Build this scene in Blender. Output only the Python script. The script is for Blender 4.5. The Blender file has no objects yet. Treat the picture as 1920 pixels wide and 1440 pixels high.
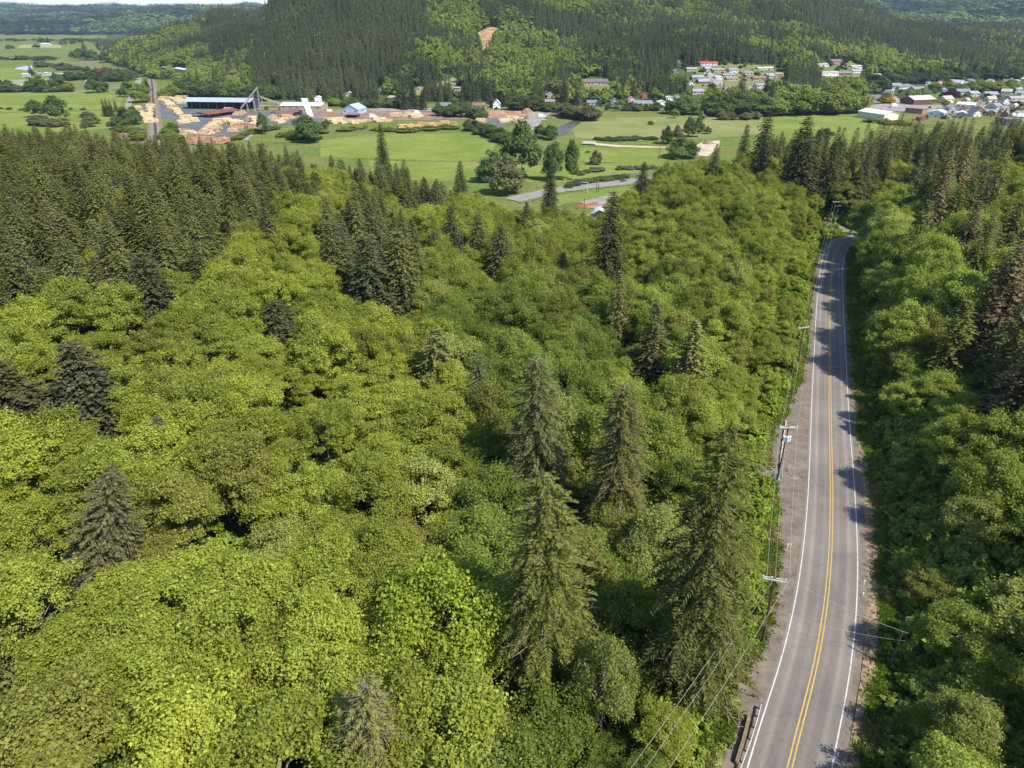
import bpy, math, random
import numpy as np
from mathutils import Vector, Matrix
random.seed(7)
RNG = np.random.default_rng(7)
sc = bpy.context.scene
COL = sc.collection

# ------------------------------------------------------------------ camera, sky, sun, exposure
CZ = 95.0
PITCH = math.radians(28.33)
CP, SP = math.cos(PITCH), math.sin(PITCH)
F = 1280.0
cam = bpy.data.objects.new("camera", bpy.data.cameras.new("camera"))
COL.objects.link(cam)
cam.location = (0, 0, CZ)
cam.rotation_euler = (math.radians(90) - PITCH, 0, 0)
cam.data.lens = 24.0
cam.data.sensor_width = 36.0
cam.data.clip_start = 1.0
cam.data.clip_end = 60000
sc.camera = cam

SUN_AZ = math.radians(131)      # clockwise from +Y: right and a little behind the camera
SUN_EL = math.radians(51)
world = bpy.data.worlds.new("World")
sc.world = world
world.use_nodes = True
wn = world.node_tree.nodes; wl = world.node_tree.links
sky = wn.new("ShaderNodeTexSky")
sky.sky_type = 'NISHITA'; sky.sun_disc = False
sky.sun_elevation = SUN_EL; sky.sun_rotation = SUN_AZ
sky.air_density = 1.0; sky.dust_density = .4; sky.ozone_density = 1.0
tn = wn.new("ShaderNodeMix"); tn.data_type = 'RGBA'; tn.blend_type = 'MULTIPLY'; tn.inputs[0].default_value = 1; tn.inputs[7].default_value = (.90, .97, 1.06, 1)
wl.new(sky.outputs[0], tn.inputs[6]); wl.new(tn.outputs[2], wn["Background"].inputs[0])
wn["Background"].inputs[1].default_value = 0.13
sun = bpy.data.objects.new("sun", bpy.data.lights.new("sun", 'SUN'))
COL.objects.link(sun)
sun.data.energy = 5.0
sun.data.angle = math.radians(0.53)
sun.data.color = (1.0, 0.94, 0.84)
sdir = Vector((math.sin(SUN_AZ) * math.cos(SUN_EL), math.cos(SUN_AZ) * math.cos(SUN_EL), math.sin(SUN_EL)))
sun.rotation_euler = sdir.to_track_quat('Z', 'Y').to_euler()
sc.view_settings.view_transform = 'Standard'
sc.view_settings.look = 'None'
sc.view_settings.exposure = 0.72
sc.view_settings.gamma = 1
cy = sc.cycles
cy.max_bounces = 6; cy.diffuse_bounces = 3; cy.glossy_bounces = 1; cy.transmission_bounces = 3
cy.volume_bounces = 0; cy.transparent_max_bounces = 4
cy.use_denoising = True
cy.use_adaptive_sampling = True; cy.adaptive_threshold = 0.02
cy.sample_clamp_indirect = 4
sc.render.use_persistent_data = False

# ------------------------------------------------------------------ projection helpers (photo pixels of 1920x1440)
def proj(X, Y, Z):
    X = np.asarray(X, float); Y = np.asarray(Y, float); d = CZ - np.asarray(Z, float)
    dep = Y * CP + d * SP
    up = Y * SP - d * CP
    dep = np.where(dep < 1, 1, dep)
    return 960 + F * X / dep, 720 - F * up / dep, dep

def ray(px, py):
    a = (px - 960) / F; b = (720 - py) / F
    return a, CP + b * SP, -SP + b * CP

def atz(px, py, z):
    a, y, c = ray(px, py)
    t = (z - CZ) / c if c < -1e-6 else 9000
    return a * t, y * t

# ------------------------------------------------------------------ noise
def vnoise(x, y, s, seed=0):
    x = np.asarray(x, float) / s; y = np.asarray(y, float) / s
    xi = np.floor(x).astype(int); yi = np.floor(y).astype(int)
    fx = x - xi; fy = y - yi
    fx = fx * fx * (3 - 2 * fx); fy = fy * fy * (3 - 2 * fy)
    def h(a, b):
        n = (a * 374761393 + b * 668265263 + seed * 69069) & 0xffffffff
        n = ((n ^ (n >> 13)) * 1274126177) & 0xffffffff
        return ((n ^ (n >> 16)) & 0xffff) / 65535.0
    return (h(xi, yi) * (1 - fx) + h(xi + 1, yi) * fx) * (1 - fy) + (h(xi, yi + 1) * (1 - fx) + h(xi + 1, yi + 1) * fx) * fy

def sm(t):
    t = np.clip(t, 0, 1); return t * t * (3 - 2 * t)

# ------------------------------------------------------------------ road centreline from where it runs in the photo
ROADPX = [(1440, 1480), (1400, 1488.5), (1321, 1512), (1220, 1535), (1147, 1547), (1046, 1556.5), (960, 1559), (895, 1559), (805, 1557), (717, 1556), (649, 1556), (579, 1556), (509, 1559), (481, 1563), (461, 1573), (449, 1592)]
def road_z(py):
    return np.interp(py, [440, 480, 579, 717, 805, 895, 1046, 1150, 1440], [14, 15.5, 21, 23, 24, 25.5, 28, 29, 30.5])
rp = []
for py, px in ROADPX:
    z = float(road_z(py)); x, y = atz(px, py, z); rp.append((x, y, z))
# before the frame, and on past the bend to the right
d0 = np.array(rp[0]) - np.array(rp[1])
rp = [tuple(np.array(rp[0]) + d0 * k) for k in (14, 9, 5, 2.2)] + rp
e = rp[-1]
rp += [(e[0] + 14, e[1] + 3.5, e[2] - .3), (e[0] + 30, e[1] + 5, e[2] - .6), (e[0] + 60, e[1] + 4, e[2] - 1), (e[0] + 110, e[1] - 4, e[2] - 1)]
rp = np.array(rp)
def resample(P, step):
    P = np.asarray(P, float)
    out = []
    n = len(P)
    for i in range(n - 1):
        p0 = P[max(i - 1, 0)]; p1 = P[i]; p2 = P[i + 1]; p3 = P[min(i + 2, n - 1)]
        k = max(2, int(np.linalg.norm(p2 - p1) / step))
        for j in range(k):
            t = j / k
            out.append(.5 * ((2 * p1) + (-p0 + p2) * t + (2 * p0 - 5 * p1 + 4 * p2 - p3) * t * t + (-p0 + 3 * p1 - 3 * p2 + p3) * t ** 3))
    out.append(P[-1]); return np.array(out)
RP = resample(rp, 2.0)
RP[:, :2] = np.stack([np.convolve(np.pad(RP[:, k], 3, mode='edge'), np.ones(7) / 7, 'valid') for k in (0, 1)], 1)
# side road meeting it beyond the bend
sx0, sy0 = atz(1590, 433, 14.0)
SIDE = resample([RP[-60] * 0 + np.array([*atz(1600, 438, 14.0), 14.05]), (*atz(1583, 431, 14.2), 14.2), (*atz(1564, 424.5, 14.6), 14.6), (*atz(1535, 415, 14.8), 14.8)], 2.0)

def road_dist(X, Y, R=None):
    R = RP if R is None else R
    X = np.asarray(X, float).ravel(); Y = np.asarray(Y, float).ravel()
    best = np.full(X.shape, 1e9); zz = np.zeros(X.shape); side = np.zeros(X.shape)
    A = R[:-1]; B = R[1:]
    for i in range(len(A)):
        dx, dy = B[i, 0] - A[i, 0], B[i, 1] - A[i, 1]
        L2 = dx * dx + dy * dy + 1e-9
        t = np.clip(((X - A[i, 0]) * dx + (Y - A[i, 1]) * dy) / L2, 0, 1)
        ex = X - A[i, 0] - t * dx; ey = Y - A[i, 1] - t * dy
        d = np.hypot(ex, ey)
        m = d < best
        best[m] = d[m]; zz[m] = (A[i, 2] + t * (B[i, 2] - A[i, 2]))[m]
        side[m] = np.sign(ex * dy - ey * dx)[m]      # + right of the road
    return best, zz, side

# ------------------------------------------------------------------ terrain height
CTRL = np.array([
    (-400, -60, 30), (0, -60, 30), (400, -60, 38), (-150, 0, 29), (-60, 20, 28), (0, 20, 24), (30, 10, 28), (90, 20, 34), (200, 20, 40),
    (-60, 60, 27), (-20, 50, 25), (6, 50, 19), (22, 55, 24), (80, 60, 33), (140, 80, 37),
    (-100, 100, 28), (-40, 100, 24), (10, 90, 14.5), (40, 92, 24), (100, 100, 30), (200, 120, 38),
    (-150, 160, 30), (-70, 150, 27), (-20, 150, 19), (16, 150, 11), (50, 150, 19), (120, 160, 28), (240, 180, 36),
    (-220, 230, 29), (-130, 230, 29), (-60, 230, 22), (-10, 230, 12), (25, 230, 7), (70, 230, 14), (150, 230, 23), (260, 260, 30),
    (-300, 330, 24), (-230, 330, 25), (-140, 320, 22), (-80, 320, 15), (-30, 300, 9), (10, 290, 3), (34, 300, 0.5), (60, 298, 9), (90, 300, 15), (115, 330, 17), (170, 320, 14), (260, 350, 16),
    (-420, 400, 20), (-240, 390, 20), (-160, 380, 12), (-90, 375, 6), (-30, 350, 1), (10, 340, 0), (36, 350, 0), (84, 350, 11), (112, 375, 10), (180, 400, 8), (300, 420, 9), (420, 380, 20), (500, 200, 40),
    (-500, 470, 4), (-300, 470, 1), (-200, 450, 0), (-100, 430, 0), (0, 420, 0), (80, 420, 0), (160, 460, 1), (300, 500, 2), (500, 520, 4),
    (-400, 560, 0), (-200, 540, 0), (0, 520, 0), (200, 540, 0), (400, 580, 1), (700, 500, 10), (-700, 400, 10), (-700, 100, 30), (700, 100, 50)], float)
_n = len(CTRL)
_D = np.hypot(CTRL[:, None, 0] - CTRL[None, :, 0], CTRL[:, None, 1] - CTRL[None, :, 1])
_W = np.linalg.solve(_D + 1e-6 * np.eye(_n), CTRL[:, 2])
def near_z(X, Y):
    out = np.zeros(X.shape)
    for i in range(_n):
        out += _W[i] * np.hypot(X - CTRL[i, 0], Y - CTRL[i, 1])
    return out

FAR = {
    -900: [(4200, 0), (5200, 70), (5800, 60), (8200, 140), (9800, 215), (13000, 120)],
    0:    [(4200, 0), (5000, 62), (5700, 55), (8000, 130), (9800, 225), (13000, 120)],
    130:  [(4200, 0), (5000, 60), (5700, 60), (8000, 150), (9800, 190), (13000, 120)],
    190:  [(1700, 0), (1800, 4), (2100, 2), (2800, 0), (4300, 0), (5200, 86), (6200, 70), (9500, 200), (13000, 120)],
    250:  [(1330, 0), (1480, 6), (1900, 34), (2300, 20), (2900, 0), (4300, 0), (5200, 95), (6200, 80), (9500, 195), (13000, 120)],
    365:  [(1120, 0), (1300, 12), (1900, 66), (2400, 50), (3200, 10), (4300, 10), (5200, 100), (9500, 190), (13000, 120)],
    430:  [(1010, 0), (1180, 10), (1500, 52), (2000, 92), (2500, 70), (3500, 20), (5200, 100), (9500, 185), (13000, 120)],
    476:  [(955, 0), (1080, 12), (1400, 42), (1700, 56), (2000, 84), (2600, 60), (4000, 20), (9500, 190), (13000, 120)],
    540:  [(925, 0), (1040, 14), (1300, 70), (1500, 105), (1900, 130), (2600, 120), (5000, 80), (13000, 120)],
    610:  [(925, 0), (1040, 16), (1300, 98), (1600, 172), (2000, 230), (3000, 200), (13000, 120)],
    760:  [(915, 0), (1060, 18), (1350, 100), (1700, 190), (2200, 260), (3200, 220), (13000, 120)],
    915:  [(900, 0), (1060, 20), (1350, 84), (1700, 165), (2200, 240), (3200, 220), (13000, 120)],
    1100: [(890, 0), (1040, 22), (1350, 66), (1800, 150), (2300, 230), (3200, 220), (13000, 120)],
    1300: [(880, 0), (960, 6), (1150, 38), (1400, 70), (1800, 130), (2300, 190), (3400, 200), (13000, 120)],
    1500: [(880, 0), (980, 5), (1150, 30), (1400, 60), (1800, 104), (2300, 150), (3400, 180), (13000, 120)],
    1600: [(900, 0), (1080, 10), (1300, 34), (1700, 70), (2100, 112), (2500, 100), (3400, 60), (5000, 200), (7000, 300), (13000, 120)],
    1700: [(1000, 0), (1200, 12), (1500, 24), (1900, 55), (2200, 70), (2600, 40), (3400, 60), (4600, 190), (6500, 300), (13000, 120)],
    1820: [(1050, 0), (1250, 10), (1600, 26), (2000, 48), (2300, 50), (2800, 30), (3500, 90), (4600, 230), (6500, 330), (13000, 120)],
    1950: [(1100, 0), (1300, 8), (1600, 24), (2000, 46), (2400, 46), (2800, 40), (3500, 120), (4600, 250), (6500, 330), (13000, 120)],
    2900: [(1100, 0), (1300, 20), (1600, 50), (2000, 80), (2400, 90), (2800, 90), (3500, 150), (4600, 250), (6500, 330), (13000, 120)],
}
_fc = sorted(FAR)
_YS = np.concatenate([np.arange(500, 4000, 20), np.arange(4000, 15001, 100)])
def _prof(c):
    p = FAR[c]
    z = np.interp(_YS, [500] + [a for a, b in p], [0] + [b for a, b in p])
    k = 5
    return np.convolve(np.pad(z, k // 2, mode='edge'), np.ones(k) / k, 'valid')
_PT = np.array([_prof(c) for c in _fc])
def far_z(X, Y):
    px = 960 + 1454 * X / np.maximum(Y, 300)
    px = px + (vnoise(X, Y, 160, 3) - .5) * np.clip((Y - 900) * .06, 0, 50)
    c = np.array(_fc, float)
    i = np.clip(np.searchsorted(c, px) - 1, 0, len(c) - 2)
    t = sm((px - c[i]) / (c[i + 1] - c[i]))
    yi = np.interp(Y, _YS, np.arange(len(_YS)))
    y0 = np.clip(np.floor(yi).astype(int), 0, len(_YS) - 2); fy = yi - y0
    z0 = _PT[i, y0] * (1 - fy) + _PT[i, y0 + 1] * fy
    z1 = _PT[i + 1, y0] * (1 - fy) + _PT[i + 1, y0 + 1] * fy
    z = z0 * (1 - t) + z1 * t
    amp = np.clip(z / 40, 0, 1)
    z = z + amp * ((vnoise(X, Y, 140, 5) - .5) * 16 + (vnoise(X, Y, 60, 6) - .5) * 6) * np.clip(1 + (Y - 3500) / 4000, 1, 2)
    z = z + np.clip((z - 30) / 80, 0, 1) * (Y > 3000) * (vnoise(X, Y, 600, 9) - .5) * 60
    return z

def ground0(X, Y):
    shp = np.shape(X)
    X = np.asarray(X, float).ravel(); Y = np.asarray(Y, float).ravel()
    z = np.zeros(X.shape)
    n = Y < 660
    if n.any():
        z[n] = near_z(X[n], Y[n]) + (vnoise(X[n], Y[n], 17, 1) - .5) * 2.0 * sm((430 - Y[n]) / 80)
    f = Y > 560
    if f.any():
        w = sm((Y[f] - 560) / 100)
        z[f] = z[f] * (1 - w) + far_z(X[f], Y[f]) * w
    return z.reshape(shp)

def ground(X, Y):
    shp = np.shape(X)
    X = np.asarray(X, float).ravel(); Y = np.asarray(Y, float).ravel()
    z = ground0(X, Y)
    m = (Y < 420) & (np.abs(X - 90) < 260)
    if m.any():
        d, rz, s = road_dist(X[m], Y[m])
        d2, rz2, _ = road_dist(X[m], Y[m], SIDE)
        c = d2 < d - 1
        d = np.where(c, d2 + 1.5, d); rz = np.where(c, rz2, rz)
        w = 1 - sm((d - 7.5) / 15)
        zb = rz - 0.06 - 0.9 * sm((d - 6.5) / 4) * (s > 0)
        z[m] = z[m] * (1 - w) + zb * w
    return z.reshape(shp)

def gz(x, y):
    return float(ground(np.array([x]), np.array([y]))[0])

def hit(px, py, dz=0.0):
    """world point where the photo pixel meets the terrain raised by dz"""
    a, b, c = ray(px, py)
    t = np.concatenate([np.arange(20, 600, 1.0), np.arange(600, 3000, 4.0), np.arange(3000, 14000, 20.0)])
    X, Y, Z = a * t, b * t, CZ + c * t
    g = ground(X, Y) + dz
    k = np.argmax(Z < g)
    if Z[k] >= g[k]: k = len(t) - 1
    if k > 0:
        d1 = Z[k - 1] - g[k - 1]; d2 = Z[k] - g[k]
        u = d1 / (d1 - d2 + 1e-9)
        tt = t[k - 1] + u * (t[k] - t[k - 1])
    else:
        tt = t[0]
    return a * tt, b * tt, CZ + c * tt - dz

# ------------------------------------------------------------------ tagging and mesh helpers
def tag(o, label=None, cat=None, group=None, kind=None):
    if label: o["label"] = label
    if cat: o["category"] = cat
    if group: o["group"] = group
    if kind: o["kind"] = kind
    return o
def empty(name, loc, rz=0.0):
    o = bpy.data.objects.new(name, None); COL.objects.link(o)
    o.location = loc; o.rotation_euler = (0, 0, rz); o.empty_display_size = .5
    return o
def link(name, me, parent=None, loc=None, mat=None):
    o = bpy.data.objects.new(name, me); COL.objects.link(o)
    if parent is not None: o.parent = parent
    if loc is not None: o.location = loc
    if mat is not None and not me.materials: me.materials.append(mat)
    return o
def qmesh(name, Q, mat):
    """mesh of loose quads Q[n,4,3]"""
    Q = np.asarray(Q, np.float32); n = len(Q)
    me = bpy.data.meshes.new(name)
    me.vertices.add(n * 4); me.vertices.foreach_set("co", Q.reshape(-1))
    me.loops.add(n * 4); me.loops.foreach_set("vertex_index", np.arange(n * 4, dtype=np.int32))
    me.polygons.add(n); me.polygons.foreach_set("loop_start", np.arange(0, n * 4, 4, dtype=np.int32))
    me.update(calc_edges=True)
    if mat: me.materials.append(mat)
    return me
class MB:
    def __init__(s): s.v = []; s.f = []; s.m = []
    def poly(s, pts, m=0):
        b = len(s.v); s.v += [tuple(p) for p in pts]; s.f.append(tuple(range(b, b + len(pts)))); s.m.append(m)
    def box(s, c, d, rz=0.0, m=0, M=None):
        b = len(s.v)
        cr, sr = math.cos(rz), math.sin(rz)
        for k in (-.5, .5):
            for x, y in ((-.5, -.5), (.5, -.5), (.5, .5), (-.5, .5)):
                px, py, pz = x * d[0], y * d[1], k * d[2]
                s.v.append((c[0] + px * cr - py * sr, c[1] + px * sr + py * cr, c[2] + pz))
        for q in ((0, 3, 2, 1), (4, 5, 6, 7), (0, 1, 5, 4), (1, 2, 6, 5), (2, 3, 7, 6), (3, 0, 4, 7)):
            s.f.append(tuple(b + i for i in q)); s.m.append(m)
    def tube(s, a, b, r1, r2=None, n=8, m=0, caps=True):
        r2 = r1 if r2 is None else r2
        a = Vector(a); b = Vector(b); d = (b - a)
        if d.length < 1e-6: return
        d.normalize(); u = d.orthogonal().normalized(); w = d.cross(u)
        base = len(s.v)
        for p, r in ((a, r1), (b, r2)):
            for i in range(n):
                t = 2 * math.pi * i / n
                s.v.append(tuple(p + u * (r * math.cos(t)) + w * (r * math.sin(t))))
        for i in range(n):
            j = (i + 1) % n
            s.f.append((base + i, base + j, base + n + j, base + n + i)); s.m.append(m)
        if caps:
            s.f.append(tuple(base + i for i in range(n - 1, -1, -1))); s.m.append(m)
            s.f.append(tuple(base + n + i for i in range(n))); s.m.append(m)
    def mesh(s, name, mats):
        me = bpy.data.meshes.new(name); me.from_pydata(s.v, [], s.f)
        for m in (mats if isinstance(mats, (list, tuple)) else [mats]): me.materials.append(m)
        if any(s.m): me.polygons.foreach_set("material_index", s.m)
        me.update(); return me
    def build(s, name, mats, parent=None, loc=None):
        return link(name, s.mesh(name, mats), parent, loc)

# ------------------------------------------------------------------ materials
def newmat(name):
    m = bpy.data.materials.new(name); m.use_nodes = True
    nt = m.node_tree; nt.nodes.clear()
    out = nt.nodes.new("ShaderNodeOutputMaterial")
    return m, nt, out
def N(nt, t, **k):
    n = nt.nodes.new(t)
    for a, b in k.items(): setattr(n, a, b)
    return n
def mixc(nt, a, b, fac, mode='MIX'):
    n = nt.nodes.new("ShaderNodeMix"); n.data_type = 'RGBA'; n.blend_type = mode
    for s, v in ((0, fac), (6, a), (7, b)):
        if hasattr(v, "links") or isinstance(v, bpy.types.NodeSocket): nt.links.new(v, n.inputs[s])
        else: n.inputs[s].default_value = v if s == 0 else (*v[:3], 1)
    return n.outputs[2]
def noise(nt, scale, detail=3, rough=.55, vec=None, obj=False):
    tc = N(nt, "ShaderNodeNewGeometry") if not obj else N(nt, "ShaderNodeTexCoord")
    n = N(nt, "ShaderNodeTexNoise"); n.inputs["Scale"].default_value = scale
    n.inputs["Detail"].default_value = detail; n.inputs["Roughness"].default_value = rough
    nt.links.new(vec if vec is not None else (tc.outputs["Position"] if not obj else tc.outputs["Object"]), n.inputs["Vector"])
    return n.outputs["Fac"]
def ramp(nt, fac, stops):
    r = N(nt, "ShaderNodeValToRGB"); el = r.color_ramp.elements
    while len(el) < len(stops): el.new(.5)
    for e_, (p, c) in zip(el, stops): e_.position = p; e_.color = (*c, 1) if len(c) == 3 else c
    nt.links.new(fac, r.inputs[0]); return r.outputs[0]
def math_(nt, op, a, b=None):
    n = N(nt, "ShaderNodeMath", operation=op)
    for i, v in ((0, a), (1, b)):
        if v is None: continue
        if isinstance(v, bpy.types.NodeSocket): nt.links.new(v, n.inputs[i])
        else: n.inputs[i].default_value = v
    return n.outputs[0]
def plain(name, c, rough=.8, var=.15, scale=1.0, metal=0.0, spec=.3, c2=None):
    m, nt, out = newmat(name)
    p = N(nt, "ShaderNodeBsdfPrincipled"); p.inputs["Roughness"].default_value = rough
    p.inputs["Metallic"].default_value = metal; p.inputs["Specular IOR Level"].default_value = spec
    f = noise(nt, scale, 4, .6)
    lo = tuple(x * (1 - var) for x in c); hi = tuple(min(1, x * (1 + var)) for x in (c2 or c))
    nt.links.new(ramp(nt, f, [(.35, lo), (.65, hi)]), p.inputs["Base Color"])
    nt.links.new(p.outputs[0], out.inputs[0]); return m
def foliage(name, trans=.35, vary=.45, gloss=.05, dark=.5):
    """leaf material: the tree's own tint, varied leaf by leaf and branch by branch"""
    m, nt, out = newmat(name)
    at = N(nt, "ShaderNodeAttribute", attribute_type='INSTANCER', attribute_name='tint')
    g = N(nt, "ShaderNodeNewGeometry")
    rnd = g.outputs["Random Per Island"]
    nz = noise(nt, .9, 2, .6)
    v = math_(nt, 'ADD', math_(nt, 'MULTIPLY', rnd, vary), math_(nt, 'MULTIPLY', nz, .8))
    v = math_(nt, 'ADD', v, 1 - vary * .5 - .4)
    hs = N(nt, "ShaderNodeHueSaturation")
    nt.links.new(at.outputs["Color"], hs.inputs["Color"])
    nt.links.new(v, hs.inputs["Value"])
    hh = math_(nt, 'ADD', math_(nt, 'MULTIPLY', rnd, -.02), .512)
    nt.links.new(hh, hs.inputs["Hue"])
    d = N(nt, "ShaderNodeBsdfDiffuse"); t = N(nt, "ShaderNodeBsdfTranslucent")
    nt.links.new(hs.outputs[0], d.inputs[0])
    tc = mixc(nt, hs.outputs[0], (1.45, 1.4, .7), 1.0, 'MULTIPLY')
    nt.links.new(tc, t.inputs[0])
    mx = N(nt, "ShaderNodeMixShader"); mx.inputs[0].default_value = trans
    nt.links.new(d.outputs[0], mx.inputs[1]); nt.links.new(t.outputs[0], mx.inputs[2])
    nt.links.new(mx.outputs[0], out.inputs[0])
    return m
M_LEAF = foliage("leaves", .38, .60, .0)
M_NEEDLE = foliage("needles", .15, .8, .0)
M_FARL = foliage("far_leaves", .3, .4, .0)
M_BARK = plain("bark", (.09, .065, .05), .95, .3, 3)
M_PALEBARK = plain("pale_bark", (.20, .175, .15), .9, .3, 3)
M_DEADWOOD = plain("grey_dead_wood", (.30, .25, .21), .9, .25, 2)

# ------------------------------------------------------------------ the ground sheet
_rows = [-90.0]
while _rows[-1] < 15000: _rows.append(_rows[-1] + max(1.6, .0135 * max(_rows[-1], 0)))
_rows = np.array(_rows)
_t = np.linspace(-1, 1, 321)
GX = _t[None, :] * np.maximum(170, (.95 * (_rows + 60)))[:, None]
GY = np.repeat(_rows[:, None], len(_t), 1)
GZ = ground(GX, GY)
nr, nc = GX.shape
_idx = np.arange(nr * nc).reshape(nr, nc)
_q = np.stack([_idx[:-1, :-1], _idx[:-1, 1:], _idx[1:, 1:], _idx[1:, :-1]], -1).reshape(-1, 4)
me = bpy.data.meshes.new("ground")
me.vertices.add(nr * nc); me.vertices.foreach_set("co", np.stack([GX, GY, GZ], -1).astype(np.float32).reshape(-1))
me.loops.add(len(_q) * 4); me.loops.foreach_set("vertex_index", _q.astype(np.int32).reshape(-1))
me.polygons.add(len(_q)); me.polygons.foreach_set("loop_start", np.arange(0, len(_q) * 4, 4, dtype=np.int32))
me.polygons.foreach_set("use_smooth", np.ones(len(_q), bool))
me.update(calc_edges=True)
# where the valley floor is open grassland rather than woodland
EDGE = np.array([(-900, 560), (-500, 500), (-240, 425), (-150, 400), (-80, 375), (-18, 345), (10, 325), (22, 312), (30, 300), (40, 300), (50, 318), (58, 350), (80, 382), (105, 402), (150, 425), (200, 440), (300, 470), (500, 520), (900, 620)], float)
def edge_y(x): return np.interp(x, EDGE[:, 0], EDGE[:, 1])
def foot_y(px):
    return np.interp(px, [-900, 130, 190, 250, 365, 430, 476, 540, 760, 915, 1100, 1300, 1500, 1600, 1700, 1950],
                     [4150, 4150, 1650, 1290, 1085, 985, 935, 915, 905, 890, 880, 870, 870, 890, 985, 1080])
def open_mask(X, Y):
    px = 960 + 1454 * X / np.maximum(Y, 300)
    return (Y > edge_y(X)) & (Y < foot_y(px))
fm = open_mask(GX, GY).astype(np.float32).reshape(-1)
a_ = me.attributes.new("field", 'FLOAT', 'POINT'); a_.data.foreach_set("value", fm)
m, nt, out = newmat("ground")
at = N(nt, "ShaderNodeAttribute", attribute_type='GEOMETRY', attribute_name='field')
geo = N(nt, "ShaderNodeNewGeometry")
mp = N(nt, "ShaderNodeMapping"); mp.inputs["Scale"].default_value = (.006, .02, .01)
nt.links.new(geo.outputs["Position"], mp.inputs[0])
big = noise(nt, 1.0, 4, .6, mp.outputs[0])
gr = ramp(nt, big, [(.3, (.130, .160, .040)), (.45, (.105, .145, .036)), (.56, (.155, .16, .052)), (.68, (.092, .122, .035)), (.8, (.18, .16, .07))])
fine = noise(nt, .35, 5, .7)
gr = mixc(nt, gr, ramp(nt, fine, [(.35, (.68, .72, .68)), (.65, (1.25, 1.2, 1.2))]), 1.0, 'MULTIPLY')
fl = ramp(nt, noise(nt, .25, 5, .7), [(.3, (.035, .058, .016)), (.5, (.060, .095, .024)), (.7, (.085, .075, .045))])
colr = mixc(nt, fl, gr, at.outputs["Fac"])
d = N(nt, "ShaderNodeBsdfDiffuse"); nt.links.new(colr, d.inputs[0])
nt.links.new(d.outputs[0], out.inputs[0])
M_GROUND = m
me.materials.append(m)
o = link("ground", me); tag(o, kind="structure")

def sheet(name, pts, mat, dz=.05, sub=8.0, kind="structure"):
    """a flat patch laid on the terrain: world polygon, cut fine enough to follow it"""
    import bmesh
    bm = bmesh.new()
    vs = [bm.verts.new((x, y, 0)) for x, y in pts]
    bm.faces.new(vs)
    xs = [p[0] for p in pts]; ys = [p[1] for p in pts]
    def cuts(lo, hi, axis):
        c = math.ceil(lo / sub) * sub
        while c < hi:
            bmesh.ops.bisect_plane(bm, geom=bm.verts[:] + bm.edges[:] + bm.faces[:], plane_co=(c, c, 0), plane_no=(1, 0, 0) if axis == 0 else (0, 1, 0))
            c += sub
    cuts(min(xs), max(xs), 0); cuts(min(ys), max(ys), 1)
    co = np.array([v.co[:] for v in bm.verts])
    z = ground(co[:, 0], co[:, 1])
    for v, zz in zip(bm.verts, z): v.co.z = zz + dz
    bmesh.ops.recalc_face_normals(bm, faces=bm.faces)
    me = bpy.data.meshes.new(name); bm.to_mesh(me); bm.free()
    if me.polygons and me.polygons[0].normal.z < 0: me.flip_normals()
    me.materials.append(mat)
    return tag(link(name, me), kind=kind)
def pxpoly(name, px, mat, dz=.05, sub=30.0, z=0.0):
    return sheet(name, [atz(x, y, z) for x, y in px], mat, dz, sub)

# ------------------------------------------------------------------ the near road
def strip(name, R, off0, off1, mat, dz, step_edges=None, jit=0.0, seed=0, nacross=1):
    """ribbon between two side offsets from the centreline (+ = right)"""
    R = np.asarray(R); T = np.gradient(R[:, :2], axis=0); T /= np.linalg.norm(T, axis=1)[:, None] + 1e-9
    Nn = np.stack([T[:, 1], -T[:, 0]], 1)
    o0 = off0 if np.ndim(off0) else np.full(len(R), off0); o1 = off1 if np.ndim(off1) else np.full(len(R), off1)
    if jit:
        s = np.arange(len(R)) * 2.0
        j = (vnoise(s, s * 0, 5, seed) - .5) * jit + (vnoise(s, s * 0, 2.2, seed + 1) - .5) * jit * .7
        if abs(np.mean(o0)) > abs(np.mean(o1)): o0 = o0 + j
        else: o1 = o1 + j
    V = []; Fc = []
    k = nacross + 1
    for i in range(len(R)):
        for c in range(k):
            o_ = o0[i] + (o1[i] - o0[i]) * c / nacross
            V.append((R[i, 0] + Nn[i, 0] * o_, R[i, 1] + Nn[i, 1] * o_, R[i, 2] + dz))
    for i in range(len(R) - 1):
        for c in range(nacross):
            a = i * k + c
            Fc.append((a, a + 1, a + k + 1, a + k))
    me = bpy.data.meshes.new(name); me.from_pydata(V, [], Fc); me.materials.append(mat); me.update()
    uv = me.uv_layers.new(name="UV")
    L = np.array([v.vertex_index for v in me.loops])
    s_ = (L // k) * 2.0; c_ = L % k
    oo = np.array([o0[i // k] + (o1[i // k] - o0[i // k]) * (i % k) / nacross for i in range(len(V))])
    uv.data.foreach_set("uv", np.stack([oo[L], s_], 1).astype(np.float32).reshape(-1))
    return tag(link(name, me), kind="structure")
# asphalt: paler in the wheel tracks, darker between, fine grain
m, nt, out = newmat("asphalt")
p = N(nt, "ShaderNodeBsdfPrincipled"); p.inputs["Roughness"].default_value = .88; p.inputs["Specular IOR Level"].default_value = .25
uv = N(nt, "ShaderNodeUVMap"); sp = N(nt, "ShaderNodeSeparateXYZ"); nt.links.new(uv.outputs[0], sp.inputs[0])
ax = math_(nt, 'ABSOLUTE', sp.outputs[0])
track = ramp(nt, math_(nt, 'DIVIDE', ax, 4.0), [(0.0, (.9, .9, .9)), (.13, (.86, .86, .86)), (.24, (1.0, 1.0, 1.0)), (.34, (.84, .84, .84)), (.50, (.86, .86, .86)), (.60, (1.22, 1.20, 1.18)), (.72, (.95, .95, .95)), (1.0, (.92, .92, .92))])
base = ramp(nt, noise(nt, .12, 5, .6), [(.3, (.160, .139, .124)), (.7, (.205, .180, .160))])
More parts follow.
